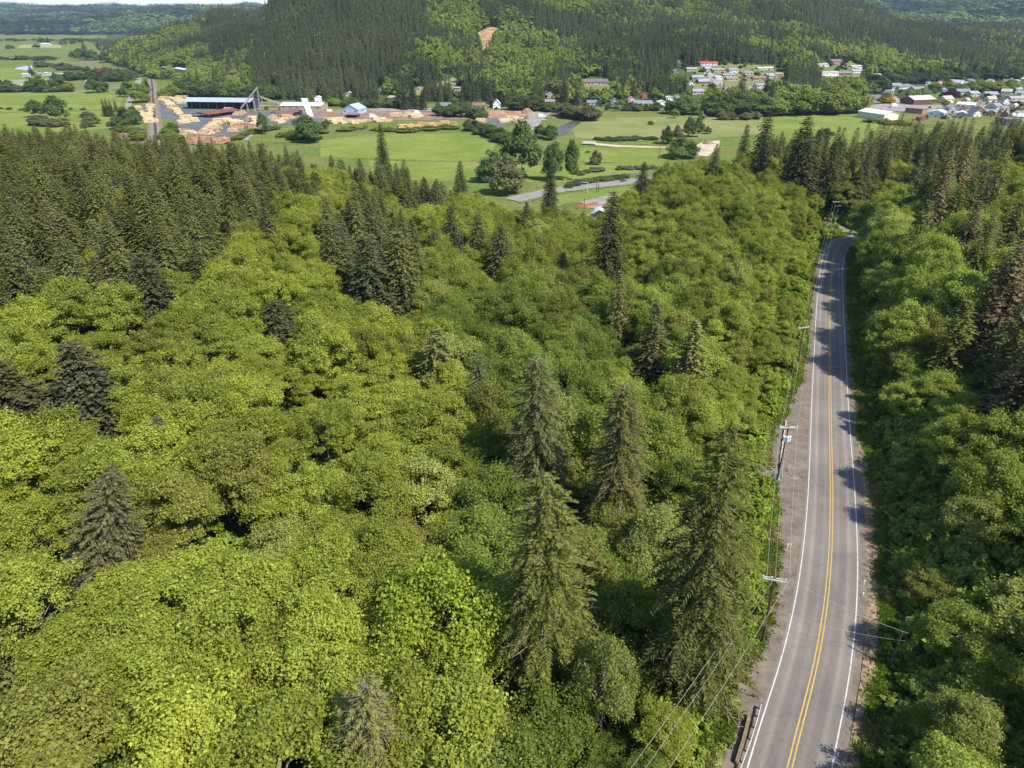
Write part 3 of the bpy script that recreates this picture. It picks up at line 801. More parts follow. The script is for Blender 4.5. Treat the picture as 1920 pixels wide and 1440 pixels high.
for i, (kind, top, base, R, tint, label) in enumerate(HEROES):
    x, y, z, H, lean = solve(top, base)
    if kind == 'fir' and i > 5: R *= 1.75
    if kind == 'cedar' and i > 5: R *= 1.4
    if i < 5: R *= 1.15
    if kind != 'maple': tint = tuple(v * 1.38 for v in tint)
    H = min(H, 42)
    ex = None
    if kind == 'snag':
        ex = {'trunk': trunk_mesh("trunk", H, .22, M_DEADWOOD), 'boughs': bare_boughs("trunk", i, H, 2.2, 40, M_DEADWOOD)}
        r = mk_tree(kind, x, y, z, H, R, tint, label, 0, i, 0, ex); r.scale = (1, 1, 1)
        placed.append((x, y, 1.5)); continue
    if i < 5:
        d_ = math.hypot(x, y)
        if kind == 'cedar': q = conifer_crown(500 + i, H, R * 1.12, .46, 10, .95, .085, 2.2, power=.42, gaps=.17, z0=.04, lop=.16)
        elif kind == 'spruce': q = conifer_crown(500 + i, H, R * 1.05, .66, 10, 1.05, .10, 2.0, power=.55, gaps=.14, z0=.04, lop=.18)
        else: q = conifer_crown(500 + i, H, R, .55, 10, .35, .10, 1.9, power=.7, gaps=.07, z0=.05)
        ex = {'mesh': qmesh(kind + "_crown", q, M_NEEDLE), 'trunk': trunk_mesh("trunk", H * .98, .42, M_BARK)}
        if kind == 'cedar': ex['boughs'] = bare_boughs("trunk", 40 + i, H, R * 1.15, {0: 90, 1: 170, 2: 120}.get(i, 60), M_DEADWOOD, .12, .99, .07)
        if kind == 'spruce': ex['boughs'] = bare_boughs("trunk", 40 + i, H, R * .9, 40, M_DEADWOOD, .1, .8, .045, -.3)
        r = mk_tree(kind, x, y, z, H, R, tint, label, 0, i, lean, ex)
        r.scale = (1, 1, 1)
    elif top[1] == 1265:
        q = conifer_crown(520, H, R, .6, 9, .5, .09, 1.8, power=.6, gaps=.3, z0=.04)
        ex = {'mesh': qmesh("cedar_crown", q, M_NEEDLE), 'trunk': trunk_mesh("trunk", H * .98, .4, M_PALEBARK), 'boughs': bare_boughs("trunk", 77, H, R * 1.1, 120, M_PALEBARK, .2, .98, .06)}
        r = mk_tree(kind, x, y, z, H, R, tint, label, 0, i, lean, ex); r.scale = (1, 1, 1)
    else:
        r = mk_tree(kind, x, y, z, H, R, tint, label, RNG.uniform(0, 6.28), i + 1)
        if kind == 'fir': r.children[0].data = FIRW[i % 3]
        if top[1] == 1105: r.children[0].data = qmesh('maple_crown', lift(broad_crown(262, 5.4, 12.5, 24000, .23, 90, fill=1.45), 5), M_LEAF)
        if top[1] == 1200:
            [c for c in r.children if c.name.startswith("trunk")][0].data = bare_boughs("trunk", 78, 16, 5.8, 70, M_PALEBARK, .35, .95, .05)
    placed.append((x, y, R * .55))

# ---- the rest of the near woods on a jittered grid
def jgrid(x0, x1, y0, y1, s, seed, jit=.42):
    r = np.random.default_rng(seed)
    xs = np.arange(x0, x1, s); ys = np.arange(y0, y1, s * .87)
    X, Y = np.meshgrid(xs, ys); X = X + (np.arange(len(ys)) % 2)[:, None] * s * .5
    X = X + r.uniform(-jit, jit, X.shape) * s; Y = Y + r.uniform(-jit, jit, X.shape) * s
    return X.ravel(), Y.ravel()
def near_trees():
    X, Y = jgrid(-480, 560, -40, 620, 4.7, 11)
    Z = ground(X, Y)
    cpx, cpy, dep = proj(X, Y, Z + 12)
    u = RNG.random(len(X))
    con = inany(cpx, cpy, CONZ) & ~inany(cpx, cpy, NOTCON)
    con ^= (~con) & (Y > 60) & (u < .012) & (X < 60)
    con = con & ~(inpoly(cpx, cpy, CONZ[0]) & (u > .955)) & ~(inpoly(cpx, cpy, CONZ[2]) & (u > .82))
    con = np.where(Y < 25, u < .1, con)
    keep = np.where(con, RNG.random(len(X)) < .40, RNG.random(len(X)) < np.where(inpoly(cpx, cpy, MAPLEZ[1]), .40, .56))
    keep &= Y < edge_y(X) + (vnoise(X, Y, 25, 8) - .5) * 14 - 2
    keep &= (Y > -20) | (np.abs(X) > 30)
    keep &= (cpx > -420) & (cpx < 2350) & (dep > 20)
    d, rz, s = road_dist(X, Y)
    d2, _, _ = road_dist(X, Y, SIDE)
    lwi = np.interp(Y, RP[vis, 1], -lw[vis])
    keep &= np.where(s < 0, d > lwi + 5.0, d > np.where(Y > 205, 7.0, 9.8))
    keep &= d2 > 7
    keep &= ~((s > 0) & (Y < 128) & (d < 16) & (vnoise(X, Y, 13, 77) > .62))
    keep &= ~inpoly(cpx * 0 + proj(X, Y, Z)[0], proj(X, Y, Z)[1], [(1040, 360), (1165, 355), (1175, 405), (1110, 425), (1050, 410)])
    for (hx, hy, hr) in placed:
        keep &= np.hypot(X - hx, Y - hy) > hr + 1.6
    return [a[keep] for a in (X, Y, Z, con, d, s, cpx, cpy, dep)]
HBOX = []
for h in HEROES:
    x_, y_, z_, H_2, _l = solve(h[1], h[2]); w_2 = h[3] * F / (y_ * CP + (CZ - z_) * SP) * 1.1
    HBOX.append((h[1][0] - w_2, h[1][0] + w_2, h[1][1] + 4, h[1][1] + .70 * (h[2][1] - h[1][1]), y_))
X, Y, Z, con, drd, srd, cpx, cpy, dep = near_trees()
n = len(X); u = RNG.random((n, 6))
mapl = inany(cpx, cpy, MAPLEZ) & ~con & (u[:, 0] < .75)
mapl |= (~con) & (srd > 0) & (Y < 260) & (X > 30) & (u[:, 0] < .25)
H = np.where(con, 15.5 + 13 * u[:, 1] ** 1.5, np.where(mapl, 10 + 10 * u[:, 1], 9 + 9.5 * u[:, 1]))
R = np.where(con, 5.0 + 2.2 * u[:, 2], np.where(mapl, 4.4 + 2.4 * (.5 * u[:, 1] + .5 * u[:, 2]), 3.4 + 2.4 * (.5 * u[:, 1] + .5 * u[:, 2])))
H = H * np.where(con & (cpx < 900), .95, 1)
# shorter trees next to the road and at the field edge, taller on the right of the road
nearroad = np.where((drd < 26) & (srd < 0), .42 + .58 * sm((drd - 11) / 15), 1.0)
nearroad = np.where((drd < 26) & (srd > 0) & (Y < 128), .62 + .38 * sm((drd - 10) / 12), np.where((drd < 20) & (srd > 0), .66 + .34 * sm((drd - 9) / 9), nearroad))
nearroad = np.where((srd > 0) & (Y > 128) & (drd < 24), 1.12, nearroad)
H = np.where(con & (X > 90) & (Y > 230), H * 1.22 + (u[:, 4] > .8) * 5, H)
H *= np.where(con, np.maximum(nearroad, .6), nearroad); R *= np.maximum(nearroad, .55)
ey = edge_y(X); H *= np.where((ey - Y < 14) & (np.abs(X - 15) < 38), .6, 1)
# nothing may stand across the picture of the road or the power-line verge
bad = np.zeros(n, bool)
for dx in (-.9, 0, .9):
    for k in (.35, .7, 1.0):
        qx, qy, _ = proj(X + dx * R, Y, Z + H * k)
        bad |= inpoly(qx, qy, ROADPOLY)
VERGE = [(1330, 1500), (1360, 1300), (1400, 1150), (1400, 1000), (1440, 880), (1450, 800), (1480, 800), (1500, 900), (1500, 1500)]
bad |= inpoly(*proj(X, Y, Z + H * .6)[:2], VERGE)
RV = [(1590, 860), (1632, 900), (1640, 1150), (1700, 1180), (1700, 1270), (1630, 1320), (1620, 1500), (1560, 1500), (1590, 1100)]
bad |= inpoly(*proj(X, Y, Z + H * .5)[:2], RV) & (srd > 0)
tx_, ty_, _ = proj(X, Y, Z + H)
for (x0_, x1_, y0_, y1_, yy_) in HBOX:
    bad |= (Y < yy_) & (Y > yy_ - 30) & (tx_ > x0_) & (tx_ < x1_) & (ty_ > y0_) & (ty_ < y1_)
ok = ~bad
X, Y, Z, con, drd, srd, cpx, cpy, dep, mapl, H, R, u = [a[ok] for a in (X, Y, Z, con, drd, srd, cpx, cpy, dep, mapl, H, R, u)]
n = len(X)
nzc = vnoise(X, Y, 22, 31); nz2 = vnoise(X, Y, 70, 32)
YG = np.array([.280, .302, .046]); MG = np.array([.218, .260, .050]); DG = np.array([.125, .175, .038]); PG = np.array([.30, .32, .10]); OG = np.array([.205, .20, .05])
tint = YG[None] * (1 - nzc[:, None] * .5) + MG[None] * nzc[:, None] * .5
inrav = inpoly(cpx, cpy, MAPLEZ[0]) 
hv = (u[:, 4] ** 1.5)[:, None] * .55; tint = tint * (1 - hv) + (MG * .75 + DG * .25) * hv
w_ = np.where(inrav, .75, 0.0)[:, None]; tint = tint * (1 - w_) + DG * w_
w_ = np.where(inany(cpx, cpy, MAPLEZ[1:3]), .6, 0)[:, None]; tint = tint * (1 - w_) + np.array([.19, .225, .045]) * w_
w_ = np.where((cpx > 1150) & (cpy < 850) & (srd < 0) & (cpx < 1600) & ~inpoly(cpx, cpy, MAPLEZ[1]), .65, 0)[:, None]; tint = tint * (1 - w_) + MG * w_
w_ = np.where((srd > 0) & (drd < 160), .8, 0)[:, None]; tint = tint * (1 - w_) + np.array([.225, .280, .058]) * w_
w_ = ((u[:, 3] < .025) & ~con)[:, None] * .55; tint = tint * (1 - w_) + PG * w_
w_ = ((u[:, 3] > .93) & ~con)[:, None] * .7; tint = tint * (1 - w_) + OG * w_
ct = np.array([.074, .080, .027])[None] * (1 - nz2[:, None]) + np.array([.100, .102, .030])[None] * nz2[:, None]
w_ = (u[:, 4] < .14)[:, None] * .7; ct = ct * (1 - w_) + np.array([.066, .082, .040]) * w_
w_ = (u[:, 4] > .97)[:, None] * .7; ct = ct * (1 - w_) + np.array(BROWN) * w_
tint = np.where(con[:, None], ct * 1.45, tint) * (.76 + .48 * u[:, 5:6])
rz_ = RNG.uniform(0, 6.28, n); pick = RNG.integers(0, 60, n)
cedar = con & ((cpx > 1500) | (cpx < 0)) & (u[:, 0] > .5)

# ---- which of them show largest
infr = (cpx > -30) & (cpx < 1950) & (cpy > -20) & (cpy < 1500)
def largest(mask, k):
    i = np.where(mask & infr)[0]
    s_ = R[i] / dep[i]; return i[np.argsort(-s_)[:k]]
nb_h = sum(1 for h in HEROES if h[0] in ('maple', 'alder')); nc_h = sum(1 for h in HEROES if h[0] in ('fir', 'cedar', 'spruce'))
ib = largest(~con, 292 - nb_h); ic = largest(con, 292 - nc_h)
LAND = [((835, 1180), "the round bright maple"), ((1010, 1080), "the huge olive cedar"), ((1320, 980), "the dark shaggy roadside spruce"), ((205, 960), "the wide grey-green fir"),
        ((338, 840), "the slim dark fir in alders"), ((40, 750), "the fir cut by the left edge"), ((538, 600), "the small lone round fir"), ((700, 520), "the mid-slope fir clump"), ((890, 460), "the fir group above the ravine"),
        ((1140, 450), "the tall ragged fir by the yard"), ((1030, 350), "the fir beside the highway"), ((1440, 1150), "the near utility pole"), ((1480, 860), "the pole with three transformers"), ((1580, 430), "the road junction"),
        ((1485, 260), "the great dark meadow fir"), ((1835, 560), "the brown dying fir"), ((1700, 450), "the bright green cedar"), ((1690, 1215), "the short roadside pole"), ((300, 250), "the far railway line"), ((718, 280), "the lone meadow fir"),
        ((60, 420), "the picture's left edge"), ((690, 1340), "the thinning yellow-brown cedar"), ((1110, 1300), "the half-bare maple"), ((20, 1200), "the brown-green fir at the left edge"), ((1272, 570), "the grey leafless snag"),
        ((275, 600), "the two firs forward of the belt"), ((500, 1000), "the canopy's lower middle"), ((1600, 700), "the shaded road stretch"), ((1880, 1400), "the lower right corner"), ((60, 1400), "the lower left corner"), ((1205, 650), "the olive ravine cedar")]
ORD = ["nearest", "second", "third", "fourth", "fifth", "sixth", "seventh", "eighth", "ninth", "tenth", "eleventh", "twelfth", "thirteenth", "fourteenth", "fifteenth", "sixteenth", "seventeenth", "eighteenth", "nineteenth", "twentieth"] + ["%dth" % k for k in range(21, 300)]
DIRS = ["right of", "above right of", "above", "above left of", "left of", "below left of", "below", "below right of"]
def make_labels(idx, kindname):
    groups = {}
    sx, sy_, _ = proj(X[idx], Y[idx], Z[idx] + H[idx] * .6)
    for j, i in enumerate(idx):
        ds = [math.hypot(sx[j] - l[0][0], sy_[j] - l[0][1]) for l in LAND]
        k = int(np.argmin(ds)); l = LAND[k]
        dd = int(round(math.atan2(l[0][1] - sy_[j], sx[j] - l[0][0]) / (math.pi / 4))) % 8
        groups.setdefault((k, dd), []).append((ds[k], i))
    out = {}
    for (k, dd), L in groups.items():
        L.sort()
        for r, (dist, i) in enumerate(L):
            out[i] = "%s %s, %s one %s %s" % (look(i), kindname, ORD[r], DIRS[dd], LAND[k][1])
    return out
def look(i):
    t = tint[i]
    if con[i]:
        c = "brownish" if t[0] > t[1] * 1.12 else ("blue-green" if t[2] > t[1] * .52 else ("olive" if t[0] > t[1] * .93 else "dark green"))
        return c
    if t[2] / t[1] > .235: return "pale silvery"
    g = t[1]; rgr = t[0] / t[1]
    if rgr > .96: return "olive-green"
    if rgr > .90: return "yellow-green"
    if rgr > .82: return "fresh green"
    return "deep green"
LB = make_labels(list(ib), "broadleaf tree"); LC = make_labels(list(ic), "conifer")
for i in list(ib) + list(ic):
    kind = ('cedar' if cedar[i] else 'fir') if con[i] else ('maple' if mapl[i] else 'alder')
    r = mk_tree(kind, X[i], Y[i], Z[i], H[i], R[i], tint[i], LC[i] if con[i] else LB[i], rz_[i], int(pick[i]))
    if con[i]: r["group"] = "conifers of the near woods"
    else: r["group"] = "broadleaf trees of the near woods"
rest = np.ones(n, bool); rest[ib] = False; rest[ic] = False
pb = protos("broadleaf_kind", ALDER + MAPLE); pc = protos("conifer_kind", FIR + CEDAR)
mb_ = rest & ~con
h0 = np.where(mapl, 16, 14.5); r0 = np.where(mapl, 5.4, 4.3)
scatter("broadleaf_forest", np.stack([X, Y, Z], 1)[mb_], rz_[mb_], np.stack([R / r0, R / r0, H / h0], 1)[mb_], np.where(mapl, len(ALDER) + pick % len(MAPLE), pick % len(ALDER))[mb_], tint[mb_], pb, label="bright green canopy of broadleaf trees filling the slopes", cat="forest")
mc_ = rest & con
r0 = np.where(cedar, 4.2, 5.3)
scatter("conifer_forest", np.stack([X, Y, Z], 1)[mc_], rz_[mc_], np.stack([R / r0, R / r0, H / 24], 1)[mc_], np.where(cedar, len(FIR) + pick % len(CEDAR), pick % len(FIR))[mc_], tint[mc_], pc, label="dark conifer woods behind the nearest rows", cat="forest")
print("near trees", n, "broad", (~con).sum(), "con", con.sum(), "in frame", infr.sum())

# ---- undergrowth on the verges and in the gaps
SHR = [qmesh("shrub", broad_crown(600 + k, 1.5, 2.0, 900, .21, 16), M_LEAF) for k in range(4)]
TUF = []
for k in range(3):
    r = np.random.default_rng(700 + k); P = r.normal(0, .33, (60, 3)); P[:, 2] = .12
    TUF.append(qmesh("tuft", leaves_at(P, np.array([0, 0, 0.0]) + r.normal(0, 1, (60, 3)) * np.array([1, 1, .3]), .34, r, .2, .6), M_LEAF))
def under():
    X, Y = jgrid(-60, 330, 20, 340, 1.6, 21)
    d, rzz, s = road_dist(X, Y); d2, _, _ = road_dist(X, Y, SIDE)
    lwi = np.interp(Y, RP[vis, 1], -lw[vis])
    e0 = np.where(s < 0, lwi + .4 + vnoise(X, Y, 6, 41) * 2.0, 6.9 + vnoise(X, Y, 6, 42) * 1.2)
    k = (d > e0) & (d < 32) & (d2 > 4.5)
    k |= (d >= 32) & (RNG.random(len(X)) < .10) & (Y < 240)
    k |= (s < 0) & (d > lwi + 3) & (d < 24) & (Y < 100) & (RNG.random(len(X)) < .8)
    X, Y, d, s = X[k], Y[k], d[k], s[k]
    S = np.where(d - e0[k] < 1.5, .5, np.where(s < 0, 1.15, np.where(d > 12.5, 1.75, .9))) * RNG.uniform(.6, 1.5, len(X))
    t = np.where((s < 0)[:, None], np.array([.20, .27, .045]), np.array([.21, .285, .06])) * RNG.uniform(.7, 1.25, (len(X), 1)) + np.array([.03, .015, 0])[None] * RNG.random((len(X), 1))
    Z = ground(X, Y) - .15
    # keep the image of the road clear of tall brush
    qx, qy, _ = proj(X, Y, Z + S * 2.2); S = np.where(inpoly(qx, qy, ROADPOLY), np.minimum(S, .42), S); qx, qy, _ = proj(X, Y, Z); g = ~inpoly(qx, qy, ROADPOLY)
    return X[g], Y[g], Z[g], S[g], t[g]
ux, uy, uz, us, ut = under()
scatter("undergrowth", np.stack([ux, uy, uz], 1), RNG.uniform(0, 6.28, len(ux)), np.stack([us, us, us * RNG.uniform(.7, 1.3, len(ux))], 1), RNG.integers(0, 4, len(ux)), ut, protos("shrub_kind", SHR), label="leafy green undergrowth along both verges and under the trees", cat="undergrowth")
def tufts():
    X, Y = jgrid(10, 190, 22, 290, .68, 23, .5)
    d, rzz, s = road_dist(X, Y); d2, _, _ = road_dist(X, Y, SIDE)
    lwi = np.interp(Y, RP[vis, 1], -lw[vis]); rwi = np.interp(Y, RP[vis, 1], rw[vis])
    a = np.where(s < 0, lwi - .1, rwi - .2) + (vnoise(X, Y, 2.5, 44) - .3) * 1.2
    k = (d > a) & (d < a + 7.5) & (d2 > 3.5)
    X, Y, s, d = X[k], Y[k], s[k], d[k]; Z = ground(X, Y) - .02
    S = RNG.uniform(.6, 1.5, len(X))
    dry = (vnoise(X, Y, 3, 45) > .62)[:, None]
    t = np.where(dry, np.array([.24, .22, .09]), np.array([.145, .205, .035])) * RNG.uniform(.75, 1.2, (len(X), 1))
    return X, Y, Z, S, t
tx, ty, tz, ts, tt = tufts()
scatter("grass", np.stack([tx, ty, tz], 1), RNG.uniform(0, 6.28, len(tx)), np.stack([ts, ts, ts], 1), RNG.integers(0, 3, len(tx)), tt, protos("tuft_kind", TUF), label="tufts of roadside grass along the gravel shoulders", cat="grass")
print("under", len(ux), "tufts", len(tx))

# ------------------------------------------------------------------ far woods on the hills
HCON = [[(538, -60), (480, 60), (468, 120), (490, 215), (690, 205), (700, 172), (755, 130), (762, 80), (800, 20), (800, -60)],
        [(860, -60), (1010, -60), (990, 35), (940, 55), (905, 20)], [(1085, 60), (1320, 30), (1400, 60), (1420, 110), (1300, 118), (1300, 150), (1260, 185), (1160, 165), (1100, 120)],
        [(1400, 20), (1930, 55), (1930, 100), (1700, 112), (1470, 110)], [(1480, -60), (1650, -60), (1650, 60), (1480, 60)], [(400, 5), (505, 5), (470, 80), (400, 105), (378, 60)]]
CLEAR = [[(730, 172), (790, 163), (835, 150), (800, 147), (850, 138), (866, 150), (845, 176), (760, 184)],
         [(893, 62), (930, 50), (940, 66), (922, 86), (912, 112), (900, 118), (898, 84)], [(1082, 152), (1100, 148), (1150, 150), (1152, 168), (1120, 182), (1085, 170)],
         [(1295, 150), (1300, 128), (1345, 116), (1400, 120), (1465, 122), (1470, 148), (1440, 170), (1380, 182), (1300, 180)],
         [(1535, 140), (1540, 116), (1600, 112), (1620, 135), (1615, 148), (1550, 148)], [(1085, 55), (1100, 55), (1102, 66), (1086, 66)]]
HOUSEBOX = []   # (x0, x1, ytop, ybase): nothing tall may stand in front of these
def hill_trees():
    out = []
    for (y0, y1, s, seed) in ((820, 1250, 7.6, 51), (1250, 1800, 9.0, 52), (1800, 2700, 12.0, 53)):
        Xm = y1 * .78
        X, Y = jgrid(-Xm, Xm, y0, y1, s, seed); out.append((X, Y, np.full(X.shape, s)))
    X = np.concatenate([o[0] for o in out]); Y = np.concatenate([o[1] for o in out]); S = np.concatenate([o[2] for o in out])
    px = 960 + 1454 * X / Y
    k = Y > foot_y(px) + (vnoise(X, Y, 40, 61) - .5) * 30
    X, Y, S = X[k], Y[k], S[k]; Z = ground(X, Y)
    u = RNG.random((len(X), 5))
    bx, by, dep = proj(X, Y, Z); cx, cy_, _ = proj(X, Y, Z + 10)
    k = (bx > -150) & (bx < 2150) & (by > -70)
    con = inany(cx, cy_, HCON)
    mixn = vnoise(X, Y, 55, 62) * .6 + vnoise(X, Y, 140, 63) * .4
    con = np.where(con, (cx < 860) & (u[:, 0] < .985) | (cx >= 860) & (mixn + (u[:, 0] - .5) * .3 > .37), (mixn + (u[:, 0] - .5) * .35) > np.where(cx > 1450, .50, np.where((cx > 760) & (cx < 1000), .62, .54)))
    H = np.where(con, 14 + 17 * u[:, 1], 8 + 10 * u[:, 1]); R = np.where(con, 3.4 + 1.6 * u[:, 2], 3.8 + 2.2 * u[:, 2]) * S / 7.6 * .95
    H *= 1 + (S - 7.6) * .02
    k &= ~inany(bx, by, CLEAR)
    for (x0, x1, yt, yb) in HOUSEBOX:
        tx, ty, _ = proj(X, Y, Z + H)
        k &= ~((bx > x0 - 5) & (bx < x1 + 5) & (by > yt + .5) & (ty < yb - 1))
    # in the town the trees stand well apart
    town = inpoly(bx, by, [(1620, 250), (1620, 150), (1700, 140), (1940, 150), (2300, 150), (2300, 260)]) 
    k &= ~town | (u[:, 3] < .42); H = np.where(town, H * .55, H)
    return [a[k] for a in (X, Y, Z, S, u, con, H, R, cx, cy_)]
GREYC = np.array([.036, .050, .030])
def do_hills():
    X, Y, Z, S, u, con, H, R, cx, cy_ = hill_trees()
    lb = np.array([.175, .235, .055])[None] * (1 - u[:, 3:4]) + np.array([.26, .30, .065])[None] * u[:, 3:4]
    sp = (u[:, 4] > .985)[:, None]; lb = np.where(sp, np.array([.19, .15, .07]), lb)
    cc = np.array([.075, .092, .048])[None] * (1 - u[:, 3:4]) + np.array([.115, .122, .055])[None] * u[:, 3:4]
    t = np.where(con[:, None], cc, lb) * (.78 + .44 * vnoise(X, Y, 130, 66))[:, None] * (.85 + .3 * vnoise(X, Y, 35, 67))[:, None]
    FB = [qmesh("far_broadleaf", far_broad(800 + k), M_FARL) for k in range(5)]; FC = [qmesh("far_conifer", far_con(820 + k), M_FARL) for k in range(4)]
    scatter("hillside_forest", np.stack([X, Y, Z], 1), RNG.uniform(0, 6.28, len(X)), np.stack([R / 4.6, R / 4.6, H / np.where(con, 24, 13)], 1),
            np.where(con, 5 + (u[:, 0] * 399).astype(int) % 4, (u[:, 1] * 499).astype(int) % 5), t, protos("hill_tree_kind", FB + FC),
            label="dark conifer and bright broadleaf woods covering the far hillsides", cat="forest")

def do_distant():
    X, Y = jgrid(-9000, 9000, 3000, 11000, 34, 71)
    px = 960 + 1454 * X / Y
    k = (px > -200) & (px < 2100); X, Y, px = X[k], Y[k], px[k]
    Z = ground(X, Y); k = (Z > 4) & (Y > foot_y(px)); X, Y, Z, px = X[k], Y[k], Z[k], px[k]
    bx, by, _ = proj(X, Y, Z); u = RNG.random((len(X), 4))
    k = (by > -60) & (by < 110) & ~((vnoise(X, Y, 420, 72) > .72) & (u[:, 0] < .9)); X, Y, Z, u = X[k], Y[k], Z[k], u[k]
    con = vnoise(X, Y, 300, 73) + (u[:, 0] - .5) * .5 > np.where(X > 0, .55, .42)
    t = np.where(con[:, None], np.array([.060, .080, .042]), np.array([.17, .23, .07])) * (.8 + .4 * u[:, 1:2])
    FB = [qmesh("distant_broadleaf", far_broad(840 + k, 70, 3.4), M_FARL) for k in range(3)]; FC = [qmesh("distant_conifer", conifer_crown(850 + k, 24, 4.5, 5, 5, .3, 1.2, .3, z0=.05, gaps=0), M_FARL) for k in range(3)]
    s = (1.9 + 1.4 * u[:, 2])
    scatter("distant_woods", np.stack([X, Y, Z], 1), RNG.uniform(0, 6.28, len(X)), np.stack([s * 1.5, s * 1.5, s * .62], 1), np.where(con, 3 + (u[:, 0] * 97).astype(int) % 3, (u[:, 0] * 97).astype(int) % 3), t,
            protos("distant_tree_kind", FB + FC), label="blue-green woods on the ridges along the horizon", cat="forest")

# ------------------------------------------------------------------ valley floor
M_YARD = plain("yard_tarmac", (.105, .102, .108), .9, .2, .06)
M_DIRT = plain("brown_dirt", (.20, .135, .095), .95, .3, .12)
M_SAWD = plain("orange_sawdust", (.27, .16, .095), .95, .25, .15)
M_GREYG = plain("grey_gravel", (.24, .215, .195), .95, .2, .1)
M_TAN = plain("pale_sand", (.42, .34, .25), .95, .2, .1)
M_CLAY = plain("orange_clay", (.26, .175, .09), .95, .5, .12)
M_HWY = plain("highway_asphalt", (.21, .195, .185), .9, .1, .2)
def grassmat(name, a, b, sc=.05):
    m, nt, out = newmat(name)
    geo = N(nt, "ShaderNodeNewGeometry"); mp = N(nt, "ShaderNodeMapping"); mp.inputs["Scale"].default_value = (1, 2.2, 1)
    nt.links.new(geo.outputs["Position"], mp.inputs[0])
    c = ramp(nt, noise(nt, sc, 5, .65, mp.outputs[0]), [(.3, a), (.7, b)])
    c = mixc(nt, c, ramp(nt, noise(nt, .5, 4, .75), [(.3, (.74, .77, .74)), (.7, (1.2, 1.18, 1.2))]), 1.0, 'MULTIPLY')
    c = mixc(nt, c, ramp(nt, noise(nt, .018, 4, .6), [(.36, (.74, .84, .70)), (.55, (1.0, 1.0, 1.0)), (.70, (1.12, 1.02, 1.1))]), 1.0, 'MULTIPLY')
    c = _mow(nt, c)
    d = N(nt, "ShaderNodeBsdfDiffuse"); nt.links.new(c, d.inputs[0]); nt.links.new(d.outputs[0], out.inputs[0]); return m
def _mow(nt, c):
    w = N(nt, 'ShaderNodeTexWave'); w.inputs['Scale'].default_value = .045; w.inputs['Distortion'].default_value = 3; w.inputs['Detail'].default_value = 2; w.inputs['Detail Scale'].default_value = .3
    g = N(nt, 'ShaderNodeNewGeometry'); mp = N(nt, 'ShaderNodeMapping'); mp.inputs['Rotation'].default_value = (0, 0, 1.1); nt.links.new(g.outputs['Position'], mp.inputs[0]); nt.links.new(mp.outputs[0], w.inputs['Vector'])
    return mixc(nt, c, ramp(nt, w.outputs['Fac'], [(.2, (.93, .94, .93)), (.8, (1.05, 1.04, 1.05))]), 1.0, 'MULTIPLY')
G_BRIGHT = grassmat("lush_meadow", (.156, .190, .046), (.188, .218, .055))
G_PALE = grassmat("pale_meadow", (.180, .19, .068), (.22, .22, .088))
G_MID = grassmat("mid_meadow", (.135, .163, .05), (.165, .18, .062))
G_DULL = grassmat("dull_marsh", (.14, .155, .07), (.19, .175, .09))
G_YEL = grassmat("yellow_field", (.26, .25, .12), (.32, .29, .15))
m, nt, out = newmat("water")
p = N(nt, "ShaderNodeBsdfPrincipled"); p.inputs["Base Color"].default_value = (.035, .036, .028, 1); p.inputs["Roughness"].default_value = .08
bp = N(nt, "ShaderNodeBump"); bp.inputs["Strength"].default_value = .06; nt.links.new(noise(nt, .6, 3), bp.inputs["Height"]); nt.links.new(bp.outputs[0], p.inputs["Normal"])
nt.links.new(p.outputs[0], out.inputs[0]); M_WATER = m
M_MUDW = plain("muddy_water", (.085, .072, .052), .3, .2, .05, spec=.35)
